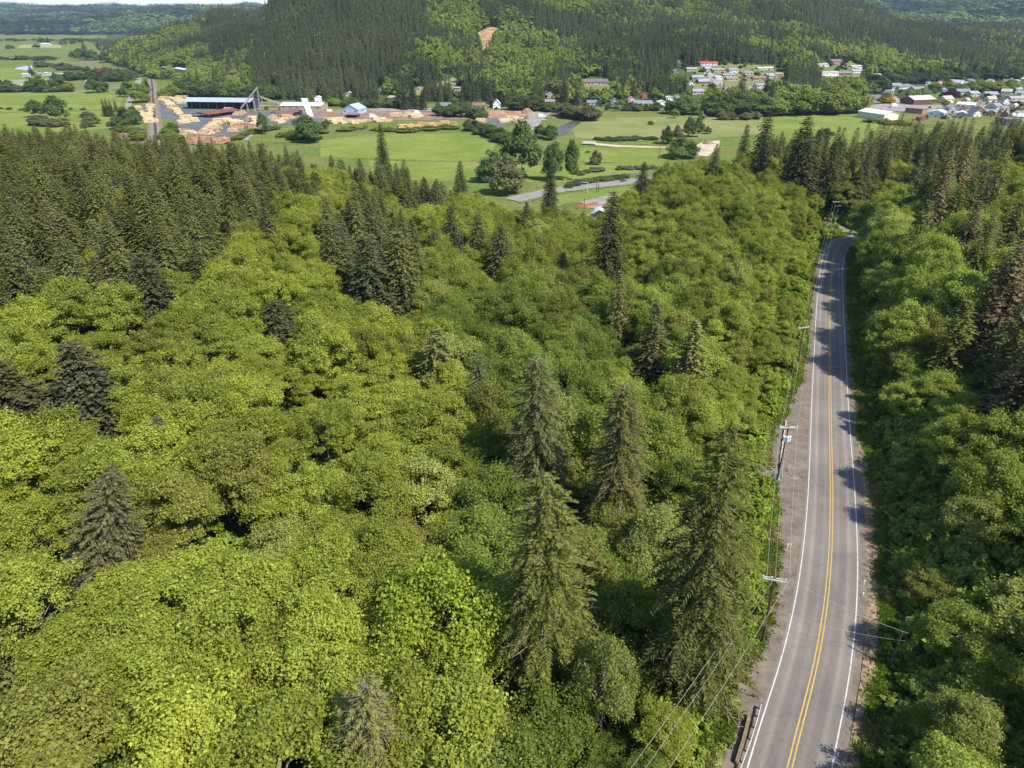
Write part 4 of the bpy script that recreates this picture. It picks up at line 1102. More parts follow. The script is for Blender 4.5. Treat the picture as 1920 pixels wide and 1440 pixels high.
PATCH = [
    ("meadow", [(600, 262), (700, 252), (905, 250), (930, 262), (920, 290), (870, 300), (700, 292), (600, 290)], G_BRIGHT, .06),
    ("meadow", [(690, 296), (880, 302), (1000, 310), (1190, 300), (1250, 296), (1250, 312), (1180, 326), (1060, 340), (880, 340), (700, 330)], G_BRIGHT, .06),
    ("meadow", [(1070, 240), (1110, 222), (1420, 216), (1500, 220), (1480, 250), (1340, 258), (1200, 262), (1080, 258)], G_PALE, .06),
    ("meadow", [(1075, 278), (1100, 272), (1260, 277), (1262, 296), (1180, 302), (1080, 300)], G_BRIGHT, .12),
    ("meadow", [(1430, 218), (1600, 214), (1680, 222), (1720, 250), (1700, 275), (1440, 262)], G_BRIGHT, .12),
    ("meadow", [(1040, 366), (1175, 347), (1182, 352), (1172, 364), (1050, 384)], G_BRIGHT, .10),
    ("meadow", [(-60, 172), (200, 168), (232, 176), (225, 205), (-60, 212)], G_BRIGHT, .06),
    ("meadow", [(-60, 214), (220, 207), (215, 240), (-60, 260)], G_BRIGHT, .06),
    ("meadow", [(-60, 130), (25, 128), (60, 138), (90, 150), (-60, 150)], G_BRIGHT, .06),
    ("meadow", [(-60, 84), (90, 82), (190, 80), (190, 92), (60, 96), (-60, 96)], G_MID, .06),
    ("meadow", [(-60, 98), (60, 98), (190, 94), (190, 106), (-60, 110)], G_MID, .06),
    ("meadow", [(-60, 64), (200, 64), (200, 72), (-60, 74)], G_MID, .06),
    ("marsh", [(85, 116), (130, 108), (190, 116), (190, 136), (110, 134)], G_DULL, .06),
    ("field_margin", [(-60, 152), (60, 152), (65, 166), (-60, 168)], G_YEL, .06), ("field_margin", [(130, 160), (235, 156), (232, 168), (128, 170)], G_DULL, .08),
    ("field_margin", [(40, 84), (115, 84), (115, 90), (30, 90)], G_YEL, .10),
    ("sand_track", [(20, 160), (70, 156), (70, 160), (22, 165)], M_TAN, .12),
    ("log_yard_tarmac", [(296, 192), (345, 186), (360, 205), (480, 208), (575, 216), (640, 222), (600, 232), (485, 238), (440, 250), (425, 262), (372, 260), (345, 245), (322, 222), (262, 214), (262, 202)], M_YARD, .08),
    ("mill_yard", [(520, 212), (590, 204), (700, 205), (870, 213), (868, 224), (700, 226), (590, 222), (520, 230)], M_DIRT, .10),
    ("sawdust_ground", [(868, 207), (1004, 208), (1000, 221), (868, 223)], M_SAWD, .12),
    ("gravel_yard", [(1000, 211), (1034, 212), (1016, 226), (1006, 244), (996, 243), (985, 228), (930, 226), (935, 221)], M_GREYG, .14),
    ("dark_dirt_ground", [(888, 223), (932, 223), (960, 232), (936, 243), (905, 236)], M_YARD, .16),
    ("river", [(1032, 252), (1040, 240), (1062, 232), (1090, 222), (1094, 226), (1076, 240), (1060, 252), (1040, 258)], M_MUDW, .12),
    ("slough_water", [(1062, 345), (1078, 336), (1110, 330), (1150, 324), (1200, 322), (1200, 327), (1150, 331), (1112, 337), (1082, 343), (1066, 350)], M_MUDW, .12),
    ("river", [(27, 128), (45, 124), (60, 123), (62, 130), (50, 132), (30, 130)], M_WATER, .10),
    ("river", [(60, 129), (64, 133), (82, 137), (118, 141), (134, 142), (134, 147), (120, 148), (100, 143), (70, 137)], M_WATER, .10),
    ("farm_road", [(-40, 151), (60, 150), (100, 147), (262, 142), (262, 145), (100, 150), (60, 154), (-40, 155)], M_GREYG, .14),
    ("valley_road", [(236, 192), (243, 178), (252, 162), (256, 142), (264, 142), (266, 156), (258, 172), (250, 188), (244, 204), (234, 206)], M_GREYG, .16),
    ("farm_track", [(1106, 265), (1160, 269), (1262, 272), (1262, 274), (1160, 272), (1106, 268)], M_TAN, .16),
    ("construction_pad", [(1300, 272), (1318, 264), (1350, 262), (1348, 274), (1328, 290), (1306, 288)], M_TAN, .18),
    ("highway_service_road", [(1028, 392), (1052, 381), (1100, 374), (1170, 362), (1175, 368), (1150, 382), (1130, 388), (1128, 402), (1118, 420), (1085, 408), (1050, 400)], M_GREYG, .10),
    ("village_street", [(690, 205), (720, 202), (820, 203), (880, 205), (1036, 210), (1030, 213), (870, 209), (780, 208), (700, 209)], M_GREYG, .18),
    ("village_street", [(1504, 202), (1610, 200), (1700, 190), (1720, 198), (1830, 196), (1900, 200), (1990, 205), (1990, 214), (1830, 214), (1700, 210), (1610, 204), (1504, 205)], M_GREYG, .18),
    ("yard_track", [(455, 258), (470, 246), (510, 234), (516, 236), (480, 250), (462, 262)], M_GREYG, .12),
    ("dirt_bank", [(215, 262), (232, 246), (262, 252), (285, 262), (300, 276), (262, 270)], M_DIRT, .14),
]
for nm, px_, mt, dz_ in PATCH:
    pxpoly(nm, px_, mt, dz_ + .05, 24.0)
# patches on slopes are cut from where their outline meets the hill
def hillpatch(nm, px_, mt, dz_=.9, sub=8):
    sheet(nm, [hit(x, y)[:2] for x, y in px_], mt, dz_, sub)
hillpatch("clay_slip", [(896, 62), (912, 53), (934, 52), (938, 66), (920, 78), (914, 96), (906, 100), (902, 80)], M_CLAY)
hillpatch("clay_slip", [(1086, 56), (1098, 55), (1101, 64), (1088, 66)], M_CLAY)
hillpatch("hill_meadow", [(735, 172), (790, 165), (838, 152), (850, 146), (862, 152), (845, 172), (770, 182)], G_YEL if False else G_PALE, .9)
hillpatch("hill_meadow", [(1090, 158), (1145, 155), (1150, 170), (1118, 182), (1092, 172)], G_MID, .9)
G_YARD = grassmat("patchy_lawn", (.11, .14, .045), (.20, .185, .09), .12)
hillpatch("village_green", [(1298, 150), (1302, 126), (1345, 118), (1400, 122), (1462, 124), (1468, 146), (1440, 166), (1380, 180), (1302, 178)], G_YARD, .6)
hillpatch("village_street", [(1322, 134), (1334, 138), (1352, 150), (1362, 166), (1368, 180), (1344, 178), (1346, 164), (1330, 148), (1318, 140)], M_GREYG, 1.1)
hillpatch("village_street", [(1400, 164), (1430, 160), (1436, 168), (1405, 176)], M_GREYG, 1.1)
hillpatch("village_green", [(1540, 142), (1544, 118), (1600, 114), (1616, 136), (1610, 146), (1556, 147)], G_YARD, .6)
# highway with its markings and the railway
def pxline(P, z=0.0): return [(*atz(x, y, z), z) for x, y in P]
HW = resample(np.array(pxline([(960, 375), (1035, 357.5), (1100, 347.5), (1172, 340), (1250, 334), (1400, 326)])), 4.0)
HW[:, 2] = ground(HW[:, 0], HW[:, 1])
HW[:, 2] = np.convolve(np.pad(HW[:, 2], 4, mode='edge'), np.ones(9) / 9, 'valid') + .35
strip("highway_embankment", HW, -8.5, 8.5, M_VERGE, -.10)
strip("highway", HW, -6.2, 6.2, M_HWY, .0)
for a_, b_, mt in ((-4.4, -4.15, M_WHITE), (4.15, 4.4, M_WHITE), (-.3, -.1, M_YEL), (.1, .3, M_YEL)): strip("highway_marking", HW, a_, b_, mt, .03)
RW = resample(np.array(pxline([(294, 290), (293, 262), (290.5, 230), (288.5, 205), (287, 180), (285.5, 160), (283.5, 146), (280, 138), (272, 132), (262, 128)])), 5.0)
M_BALL = plain("railway_ballast", (.20, .155, .13), .95, .25, .4)
M_RAIL = plain("rusty_rail", (.26, .20, .17), .5, .1, 1, metal=.3)
M_TIE = plain("sleeper_timber", (.075, .05, .04), .9, .2, 1)
strip("railway_verge", RW, -6.5, 6.5, plain('railway_verge', (.17, .14, .09), .95, .35, .3), .30)
strip("railway_ballast", RW, -4.2, 4.2, M_BALL, .45)
rwz = RW.copy()
rl = MB()
T2 = np.gradient(RW[:, :2], axis=0); T2 /= np.linalg.norm(T2, axis=1)[:, None]; N2 = np.stack([T2[:, 1], -T2[:, 0]], 1)
root = empty("railway_track", (RW[10, 0], RW[10, 1], .5)); tag(root, "railway line running straight through the log yard, rusty rails on brown ballast", "railway")
for sd in (-.75, .75):
    b = MB()
    for i in range(len(RW) - 1):
        p = RW[i, :2] + N2[i] * sd - RW[10, :2]; q = RW[i + 1, :2] + N2[i + 1] * sd - RW[10, :2]
        b.tube((*p, .22), (*q, .22), .09, .09, 4, caps=False)
    b.build("rail", M_RAIL, root)
b = MB()
for i in range(len(RW) - 1):
    for k in range(6):
        p = RW[i, :2] * (1 - k / 6) + RW[i + 1, :2] * k / 6 - RW[10, :2]
        b.box((p[0], p[1], .05), (2.6, .25, .18), math.atan2(N2[i][1], N2[i][0]))
tag(b.build("sleepers", M_TIE, root), kind="stuff")
strip("level_crossing", resample(np.array(pxline([(276, 175.5), (287, 175), (300, 174.6)])), 4.0), -2.2, 2.2, M_GREYG, .75)
strip("level_crossing", resample(np.array(pxline([(278, 206), (290, 205), (306, 204)])), 4.0), -1.6, 1.6, M_GREYG, .75)

def rel_labels(pts, looks, kindname, land):
    groups = {}
    for j, (x, y) in enumerate(pts):
        ds = [math.hypot(x - l[0][0], y - l[0][1]) for l in land]; k = int(np.argmin(ds)); l = land[k]
        dd = int(round(math.atan2(l[0][1] - y, x - l[0][0]) / (math.pi / 4))) % 8
        groups.setdefault((k, dd), []).append((ds[k], j))
    out = {}
    for (k, dd), L in groups.items():
        L.sort()
        for r, (d_, j) in enumerate(L): out[j] = "%s %s, %s one %s %s" % (looks[j], kindname, ORD[r], DIRS[dd], land[k][1])
    return out
# ------------------------------------------------------------------ buildings
M_GLASS = plain("dark_window_glass", (.03, .035, .045), .15, .1, 1, spec=.6)
_mc = {}
def paint(c, rough=.75):
    k = tuple(round(v, 3) for v in c) + (rough,)
    if k not in _mc: _mc[k] = plain("paint_%02x%02x%02x" % tuple(int(v * 255) for v in c[:3]), c, rough, .10, .25)
    return _mc[k]
WHT = (.42, .41, .395); CRM = (.55, .50, .38); GRY = (.30, .30, .32); DGR = (.13, .13, .15); BRN = (.20, .13, .09); TAN = (.36, .27, .19); RED = (.28, .07, .05); LBL = (.46, .54, .62); NAV = (.04, .055, .09); RUST = (.26, .09, .06)
def building(name, ax, ay, bx, by, depth, wh, rh, wall, roof, label, cat="house", open_front=False, nwin=3, hip=False, over=.5, group=None, door=True, top=None):
    xa, ya, za = hit(ax, ay); xb, yb, zb = hit(bx, by)
    L = math.hypot(xb - xa, yb - ya); rz = math.atan2(yb - ya, xb - xa)
    zg = min(za, zb, gz((xa + xb) / 2 - math.sin(rz) * depth * .5, (ya + yb) / 2 + math.cos(rz) * depth * .5))
    base = max(za, zb, gz((xa + xb) / 2 - math.sin(rz) * depth, (ya + yb) / 2 + math.cos(rz) * depth)) if False else (za + zb) / 2
    root = empty(name, ((xa + xb) / 2, (ya + yb) / 2, base), rz)
    h = wh; w2 = L / 2; D = depth; f = -(base - zg) - 1.5
    M = paint(wall); MR = paint(tuple(v * .66 for v in roof), .75)
    b = MB()
    if not open_front:
        # walls as one closed shell with gables
        b.poly([(-w2, 0, f), (w2, 0, f), (w2, 0, h), (-w2, 0, h)]); b.poly([(w2, D, f), (-w2, D, f), (-w2, D, h), (w2, D, h)])
    else:
        b.poly([(w2, D, f), (-w2, D, f), (-w2, D, h), (w2, D, h)])
        for k in range(int(L / 9) + 1): b.box((-w2 + .3 + k * (L - .6) / max(1, int(L / 9)), .3, h / 2), (.4, .4, h))
    if rh > 0 and not hip and L < D:      # ridge runs front to back
        pk = (0, h + rh)
        b.poly([(-w2, 0, h), (w2, 0, h), (0, 0, h + rh)]); b.poly([(w2, D, h), (-w2, D, h), (0, D, h + rh)])
        if not (open_front): b.poly([(-w2, D, f), (-w2, 0, f), (-w2, 0, h), (-w2, D, h)]); b.poly([(w2, 0, f), (w2, D, f), (w2, D, h), (w2, 0, h)])
    else:
        if open_front:
            b.poly([(-w2, D, h), (-w2, D * .35, h), (-w2, D * .35, f), (-w2, D, f)]); b.poly([(w2, D * .35, h), (w2, D, h), (w2, D, f), (w2, D * .35, f)])
        else:
            b.poly([(-w2, D, f), (-w2, 0, f), (-w2, 0, h), (-w2, D, h)]); b.poly([(w2, 0, f), (w2, D, f), (w2, D, h), (w2, 0, h)])
        if rh > 0 and not hip: b.poly([(-w2, D, h), (-w2, 0, h), (-w2, D / 2, h + rh)]); b.poly([(w2, 0, h), (w2, D, h), (w2, D / 2, h + rh)])
    b.build("wall", M, root)
    b = MB(); o_ = over; t = .25
    def slab(p):  # closed thin slab from a quad
        n_ = (Vector(p[1]) - Vector(p[0])).cross(Vector(p[2]) - Vector(p[0])).normalized() * t
        q = [tuple(Vector(v) + n_) for v in p]; b.poly(q); b.poly(p[::-1])
        k = len(p)
        for i in range(k): b.poly([p[i], p[(i + 1) % k], q[(i + 1) % k], q[i]])
    e = .03
    if rh <= 0: slab([(-w2 - o_, -o_, h + e), (w2 + o_, -o_, h + e), (w2 + o_, D + o_, h + e), (-w2 - o_, D + o_, h + e)])
    elif hip:
        r_ = min(D, L) / 2; a = (-w2 + r_, D / 2, h + rh); c = (w2 - r_, D / 2, h + rh)
        A, B, C_, E_ = (-w2 - o_, -o_, h + e), (w2 + o_, -o_, h + e), (w2 + o_, D + o_, h + e), (-w2 - o_, D + o_, h + e)
        slab([A, B, c, a]); slab([B, C_, c]); slab([C_, E_, a, c]); slab([E_, A, a])
    elif L < D:
        s = rh / w2
        slab([(-w2 - o_, -o_, h - s * o_ + e), (0, -o_, h + rh + e), (0, D + o_, h + rh + e), (-w2 - o_, D + o_, h - s * o_ + e)][::-1])
        slab([(w2 + o_, D + o_, h - s * o_ + e), (0, D + o_, h + rh + e), (0, -o_, h + rh + e), (w2 + o_, -o_, h - s * o_ + e)][::-1])
    else:
        s = rh / (D / 2)
        slab([(-w2 - o_, -o_, h - s * o_ + e), (w2 + o_, -o_, h - s * o_ + e), (w2 + o_, D / 2, h + rh + e), (-w2 - o_, D / 2, h + rh + e)])
        slab([(w2 + o_, D + o_, h - s * o_ + e), (-w2 - o_, D + o_, h - s * o_ + e), (-w2 - o_, D / 2, h + rh + e), (w2 + o_, D / 2, h + rh + e)])
    b.build("roof", MR, root)
    if not open_front and nwin:
        for k in range(nwin):
            x = -w2 + L * (k + .5) / nwin
            if door and k == nwin // 2 and nwin > 1:
                b = MB(); b.box((x, -.06, 1.05), (1.0, .08, 2.1)); b.build("door", paint((.12, .07, .05)), root)
            else:
                b = MB(); b.box((x, -.06, min(h - .8, h * .62)), (min(1.8, L / nwin * .5), .08, 1.1)); b.build("window", M_GLASS, root)
        b = MB(); b.box((w2 + .06, D * .5, min(h - .8, h * .62)), (.08, 1.6, 1.1)); b.build("window", M_GLASS, root)
    tag(root, label, cat, group)
    x0, y0, _ = proj(xa, ya, base + h + rh); x1, y1, _ = proj(xb, yb, base)
    HOUSEBOX.append((min(ax, bx), max(ax, bx), min(y0, ay) , max(ay, by)))
    return root
BL = [
 ("lumber_shed", 345, 204.5, 470, 206, 26, 8, 3.2, NAV, LBL, "long dark blue open-fronted shed with pale steel roof in the log yard", "shed", dict(open_front=True, nwin=0)),
 ("lumber_shed", 362, 219, 392, 221.5, 44, 3.6, 1.6, (.16, .06, .05), RUST, "low shed with a rust-red roof among the stacked logs", "shed", dict(open_front=True, nwin=0)),
 ("lumber_shed", 508, 219, 524, 221, 30, 4, 2, LBL, (.20, .12, .10), "small brown-roofed shed right of the yard's leafy tree row", "shed", dict(open_front=True, nwin=0)),
 ("sawmill_building", 526, 207, 603, 208, 22, 5, 2.6, (.34, .26, .20), (.86, .86, .85), "long mill hall with a bright white roof behind the yard", "mill", dict(nwin=6)),
 ("mill_tower", 592, 203, 602, 203, 8, 12, 1.0, (.62, .60, .56), (.8, .8, .78), "pale boxy tower at the end of the white-roofed mill hall", "mill tower", dict(nwin=1)),
 ("covered_conveyor_housing", 484, 205.5, 527, 206, 8, 3.4, 0, (.36, .24, .19), (.46, .34, .28), "long low pinkish gallery left of the white-roofed mill hall", "conveyor gallery", dict(nwin=0)),
 ("mill_office", 642, 214, 672, 215, 22, 5, 5, (.34, .40, .48), LBL, "grey gabled mill building with pale blue roof and side wing", "mill", dict(nwin=3)),
 ("lumber_shed", 646, 221, 668, 221.5, 12, 3, 0, (.10, .06, .05), (.30, .17, .15), "flat reddish open shed in front of the pale blue-roofed mill building", "shed", dict(open_front=True, nwin=0)),
 ("house", 505, 174, 523, 174, 9, 4, 1.5, WHT, (.7, .7, .7), "white house half hidden at the foot of the dark conifer hill", "house", {}),
 ("house", 304, 131, 314, 131, 10, 4, 1, WHT, WHT, "white flat farm building at the foot of the left spur", "house", {}),
 ("house", 327, 133, 350, 136, 12, 4, 1.5, WHT, (.8, .8, .8), "long white house with pale roof at the foot of the left spur", "house", {}),
 ("house", 648, 181, 659, 181, 8, 4, 1.5, WHT, (.75, .75, .75), "small white house below the dark conifer slope", "house", {}),
 ("house", 711, 174, 719, 174, 8, 5, 1.5, GRY, (.5, .5, .52), "small grey house at the edge of the sloping meadow", "house", {}),
 ("house", 727, 187, 738, 189, 9, 3, 2, (.5, .42, .38), (.52, .46, .42), "pinkish house behind leafy trees near the mill", "house", {}),
 ("house", 780, 171, 787, 171, 7, 3.5, 1.2, WHT, (.3, .4, .6), "small house with a blue roof on the sloping meadow", "house", {}),
 ("house", 851, 171, 862, 171, 8, 4, 1, WHT, WHT, "white shed beside two dark firs on the slope", "house", {}),
 ("house", 828, 204, 848, 203, 10, 3, 3, (.6, .58, .52), (.22, .21, .21), "grey-roofed house with white gable beside the valley street", "house", {}),
 ("house", 886, 203, 910, 203, 11, 3, 2.6, (.5, .42, .34), (.27, .17, .13), "brown-roofed house left of the white gabled one on the valley street", "house", {}),
 ("house", 924.5, 203, 938, 203, 13, 4.8, 4.2, (.76, .80, .84), (.62, .66, .70), "tall white gabled house between two dark red trees", "house", {}),
 ("house", 957, 204, 970, 204, 12, 4, 3, (.55, .58, .60), (.55, .55, .55), "pale grey gabled house behind a hedge right of the white gabled one", "house", {}),
 ("house", 1026, 184, 1042, 183, 12, 3.2, 3, (.4, .28, .22), (.34, .34, .36), "grey-roofed house behind the big dark roadside fir pair", "house", {}),
 ("house", 1022, 196, 1040, 196, 9, 3.2, 2, (.5, .34, .30), (.30, .28, .28), "reddish house right below the grey-roofed one near the fir pair", "house", {}),
 ("mansion", 1094, 161.5, 1140, 162.5, 14, 5.5, 3, (.30, .25, .22), (.20, .175, .17), "wide grey-brown two-storey house alone on the terraced hillside", "house", dict(nwin=7)),
 ("house", 1101, 198, 1123, 198, 11, 3, 2.5, (.6, .58, .56), (.24, .25, .29), "slate-roofed house leftmost in the lower village row", "house", {}),
 ("house", 1146, 195, 1163, 195, 12, 3, 2.6, (.46, .44, .42), (.22, .23, .27), "dark slate-roofed house behind shrubs in the lower village row", "house", {}),
 ("house", 1178, 193, 1192, 193, 11, 4, 3.0, (.55, .42, .38), (.42, .32, .32), "pinkish gabled house in the lower village row", "house", {}),
 ("house", 1204, 185, 1215, 185, 9, 4, 3, (.42, .12, .08), (.36, .18, .15), "small red barn-like house above the lower village row", "house", {}),
 ("house", 1190, 200, 1224, 199, 12, 3, 3, (.62, .60, .58), (.25, .26, .31), "broad slate-roofed house with white gable end in the lower village row", "house", {}),
 ("house", 1234, 200, 1249, 200, 12, 5, 1.5, (.75, .74, .70), (.7, .7, .68), "boxy white house beside dark trees, right end of the lower row", "house", {}),
 ("house", 1249, 189, 1262, 189, 10, 4, 1, (.74, .74, .72), (.74, .74, .72), "small white flat-roofed house above the boxy white one", "house", {}),
 ("house", 1266, 187, 1279, 187, 10, 3.4, 2.4, (.5, .46, .42), (.42, .36, .33), "grey-brown house right of the small white flat-roofed one", "house", {}),
 ("house", 1313, 124, 1345, 124, 11, 4, 1.6, (.48, .48, .66), (.55, .13, .07), "long lavender house with an orange-red roof, highest in the village", "house", dict(nwin=5)),
 ("house", 1271, 120, 1277, 120, 8, 3, 2, GRY, (.5, .5, .52), "tiny grey house in the trees left of the red-roofed one", "house", {}),
 ("house", 1263, 137, 1273, 137, 9, 3, 2, (.3, .25, .3), (.42, .40, .44), "small house with lilac-grey roof at the village's upper left", "house", {}),
 ("house", 1288, 134, 1306, 134, 10, 3, 2, (.5, .45, .4), (.45, .40, .36), "pale brown bungalow below the lavender house's left end", "house", {}),
 ("house", 1322, 133, 1334, 133, 9, 3, 2.4, (.6, .6, .62), (.40, .40, .42), "small grey gabled house below the lavender house", "house", {}),
 ("house", 1336, 135, 1359, 135, 9, 3, 1.6, (.46, .32, .26), (.42, .34, .30), "long low brick-toned bungalow below the lavender house", "house", dict(nwin=5)),
 ("house", 1368, 137, 1384, 137, 11, 4, 2.2, (.55, .55, .52), (.30, .34, .38), "white house with blue-grey roof in the village's upper middle", "house", {}),
 ("house", 1392, 141, 1412, 141, 11, 3, 2.2, (.42, .38, .36), (.30, .29, .31), "broad grey-roofed bungalow right of the tall village fir", "house", {}),
 ("house", 1422, 132, 1450, 132, 8, 3, 1.2, (.45, .43, .40), (.74, .74, .72), "long narrow white-roofed building at the village's upper edge", "house", dict(nwin=5)),
 ("house", 1439, 147, 1453, 147, 10, 3.5, 2.6, (.36, .40, .46), (.40, .43, .48), "blue-grey gabled house near the yellow bush", "house", {}),
 ("house", 1455, 144, 1469, 143, 9, 3, 1.8, (.46, .33, .26), (.36, .33, .33), "tan brick bungalow right beside the yellow bush", "house", {}),
 ("house", 1412, 153, 1436, 153, 9, 4.5, 2, (.36, .25, .20), (.33, .20, .15), "brown two-storey house in the village middle", "house", dict(nwin=5)),
 ("house", 1399, 154, 1410, 154, 9, 4, 2, (.34, .22, .18), (.35, .22, .18), "small brown house left of the brown two-storey one", "house", {}),
 ("house", 1363, 152, 1384, 152, 10, 3, 2, (.45, .36, .32), (.34, .25, .22), "brown-roofed bungalow left of the tall village fir", "house", dict(nwin=4)),
 ("house", 1357, 146, 1378, 145, 9, 3, 1.6, (.4, .38, .36), (.32, .32, .35), "grey bungalow just behind the brown-roofed one by the fir", "house", {}),
 ("house", 1342, 150, 1354, 150, 9, 3.5, 1.4, (.72, .72, .70), (.62, .62, .62), "white house with pale roof at the village centre", "house", {}),
 ("house", 1298, 150, 1320, 150, 10, 3.2, 2.2, (.20, .20, .24), (.34, .42, .48), "dark-walled house with blue-grey roof in the village's left half", "house", {}),
 ("house", 1310, 158, 1332, 158, 12, 3.2, 3.4, (.20, .13, .12), (.36, .37, .42), "dark brown gabled house with slate roof in the village's left half", "house", {}),
 ("house", 1290, 160, 1303, 160, 10, 3.2, 2.4, (.62, .62, .64), (.40, .38, .40), "white-gabled house at the village's left edge", "house", {}),
 ("house", 1299, 178, 1319, 178, 12, 4, 2.5, (.42, .36, .34), (.40, .40, .44), "grey house low in the village beside broadleaf trees", "house", {}),
 ("house", 1419, 167, 1437, 167, 11, 4.5, 2, (.46, .46, .50), (.34, .34, .38), "grey two-storey house at the village's lower right", "house", {}),
 ("house", 1535, 124, 1553, 126, 10, 3, 1.5, (.6, .58, .54), (.48, .45, .44), "pale long-roofed house left in the hillside cluster", "house", {}),
 ("house", 1559, 122, 1578, 122, 11, 6, 2, (.22, .15, .14), (.25, .19, .19), "dark brown tall house topmost of the hillside cluster", "house", {}),
 ("house", 1598, 128, 1616, 129, 10, 3, 1.6, (.62, .55, .48), (.6, .55, .48), "white and tan house right in the hillside cluster", "house", {}),
 ("house", 1541, 142, 1572, 143, 10, 4.5, 1.6, (.62, .60, .54), (.52, .50, .46), "cream two-storey house lowest in the hillside cluster", "house", dict(nwin=5)),
 ("house", 1574, 142, 1598, 142, 11, 3.4, 2.6, (.24, .10, .10), (.24, .24, .27), "dark red house with slate roof in the hillside cluster", "house", {}),
 ("house", 1600, 138, 1617, 138, 10, 3.4, 2.4, (.62, .62, .64), (.38, .38, .42), "white-gabled grey-roofed house at the cluster's right end", "house", {}),
 ("house", 1643, 144, 1652, 144, 8, 3, 1.2, (.6, .58, .42), (.6, .58, .42), "tiny cream house in dark trees right of the hillside cluster", "house", {}),
 ("house", 1669, 147, 1684, 147, 9, 3, 1.4, (.6, .5, .42), (.5, .42, .36), "tan bungalow in trees above the village green", "house", {}),
 ("house", 1693, 152, 1703, 154, 10, 5.5, 3, (.72, .72, .72), (.45, .45, .48), "tall white house with steep gable among trees", "house", {}),
 ("house", 1686, 168, 1714, 166, 13, 3, 3, (.5, .48, .46), (.24, .23, .25), "broad dark hip-roofed house above the barn-like hall", "house", dict(hip=True)),
 ("house", 1714, 172, 1735, 172, 12, 3.4, 2.6, (.5, .48, .46), (.31, .30, .34), "slate-roofed house left of the blue tarpaulin house", "house", {}),
 ("house", 1738, 170, 1760, 170, 12, 4.6, 3.2, (.72, .72, .72), (.40, .41, .45), "white gabled two-storey house with grey roof near the dark red tree", "house", {}),
 ("house", 1776, 160, 1800, 163, 13, 5, 3.4, (.72, .74, .78), (.46, .48, .52), "large white many-gabled house above the dark red tree", "house", dict(nwin=4)),
 ("house", 1795, 178, 1820, 178, 14, 4, 3, (.45, .40, .38), (.27, .28, .32), "dark slate-roofed house right of the dark red tree", "house", {}),
 ("house", 1848, 182, 1872, 182, 12, 3.4, 2.8, (.6, .58, .56), (.36, .36, .40), "grey-roofed house right of the small dark red tree", "house", {}),
 ("house", 1876, 176, 1896, 177, 12, 3.4, 2.8, (.6, .55, .50), (.50, .46, .42), "tan-roofed house near the right edge above the car park", "house", {}),
 ("house", 1895, 190, 1925, 190, 12, 3.2, 2.4, (.55, .5, .45), (.42, .40, .40), "grey bungalow cut by the right edge", "house", {}),
 ("house", 1622, 190, 1649, 192, 13, 4, 3.4, (.66, .65, .64), (.25, .22, .24), "white house with dark roof and porch beside an orange shrub", "house", {}),
 ("barn_hall", 1712, 197, 1752, 195, 20, 5.5, 3.8, (.13, .055, .05), (.58, .60, .60), "big dark red hall with stepped pale metal roof", "hall", dict(nwin=4)),
 ("warehouse", 1607, 219.5, 1656, 227, 20, 6, 2.6, (.60, .55, .44), (.82, .81, .78), "long cream metal warehouse with white roof on the meadow edge", "warehouse", dict(nwin=0)),
 ("brick_building", 1696, 211, 1728, 214, 14, 5, 0, (.30, .18, .13), (.34, .29, .27), "flat-roofed brown brick building behind the cream warehouse", "building", dict(nwin=6)),
 ("warehouse", 1740, 219, 1768, 221, 18, 5, 2, (.55, .62, .68), (.70, .76, .80), "pale blue-roofed warehouse partly behind dark firs", "warehouse", dict(nwin=3)),
 ("house", 1725, 226, 1740, 226, 9, 3, 1.6, (.34, .14, .10), (.40, .15, .12), "small red-roofed building in front of the pale blue-roofed warehouse", "house", {}),
 ("building", 1792, 203, 1826, 205, 16, 4.5, 2, (.62, .54, .36), (.80, .78, .74), "cream hall with white roof right of the barn-like hall", "building", dict(nwin=4)),
 ("building", 1792, 221, 1810, 222, 14, 5, 1.5, (.3, .3, .34), (.72, .74, .78), "grey block with white roof between two dark fir tops", "building", dict(nwin=3)),
 ("building", 1884, 236, 1906, 236, 16, 6, 0, (.09, .08, .08), (.20, .19, .20), "dark-walled block near the right edge behind fir tops", "building", dict(nwin=3)),
 ("building", 1898, 228, 1930, 229, 14, 5, 2, (.6, .52, .4), (.80, .78, .76), "white-roofed cream building cut by the right edge", "building", dict(nwin=3)),
 ("house", 1640, 322, 1662, 325, 10, 3.5, 2, (.6, .6, .62), (.66, .68, .72), "white-roofed house glimpsed between conifers beyond the road", "house", {}),
 ("house", 1768, 303, 1790, 306, 10, 3.5, 2.5, (.5, .5, .5), (.42, .43, .46), "grey gabled roof glimpsed between the firs at far right", "house", {}),
 ("house", 1500, 328, 1524, 332, 9, 3.5, 2, (.6, .62, .66), (.62, .66, .72), "pale blue roof glimpsed behind the great dark fir", "house", {}),
 ("farmhouse", 76, 86, 93, 86, 18, 6, 2.5, WHT, (.8, .78, .75), "white farm buildings beside two dark trees in the far plain", "farmhouse", {}),
 ("farmhouse", 18, 112.5, 28, 112.5, 12, 4, 2, (.4, .14, .10), (.42, .18, .15), "small red farmhouse near the left edge in the plain", "farmhouse", {}),
 ("farmhouse", 41, 144, 52, 144, 10, 4, 1, WHT, (.8, .8, .8), "white shed by the river bend, left plain", "farmhouse", {}),
 ("farmhouse", 158, 158, 167, 158, 10, 3, 3, WHT, (.85, .85, .85), "white peaked tent-like shed in the middle of the left plain", "farmhouse", {}),
 ("farmhouse", 78, 142, 88, 142, 10, 4, 1.5, (.5, .45, .4), (.6, .58, .55), "grey shed beside the river bridge, left plain", "farmhouse", {}),
 ("yard_shed", 1117, 408, 1131, 404, 7, 2.8, .8, (.05, .07, .05), (.62, .70, .66), "dark green shed with pale roof in the gravel yard below the highway", "shed", dict(nwin=2)),
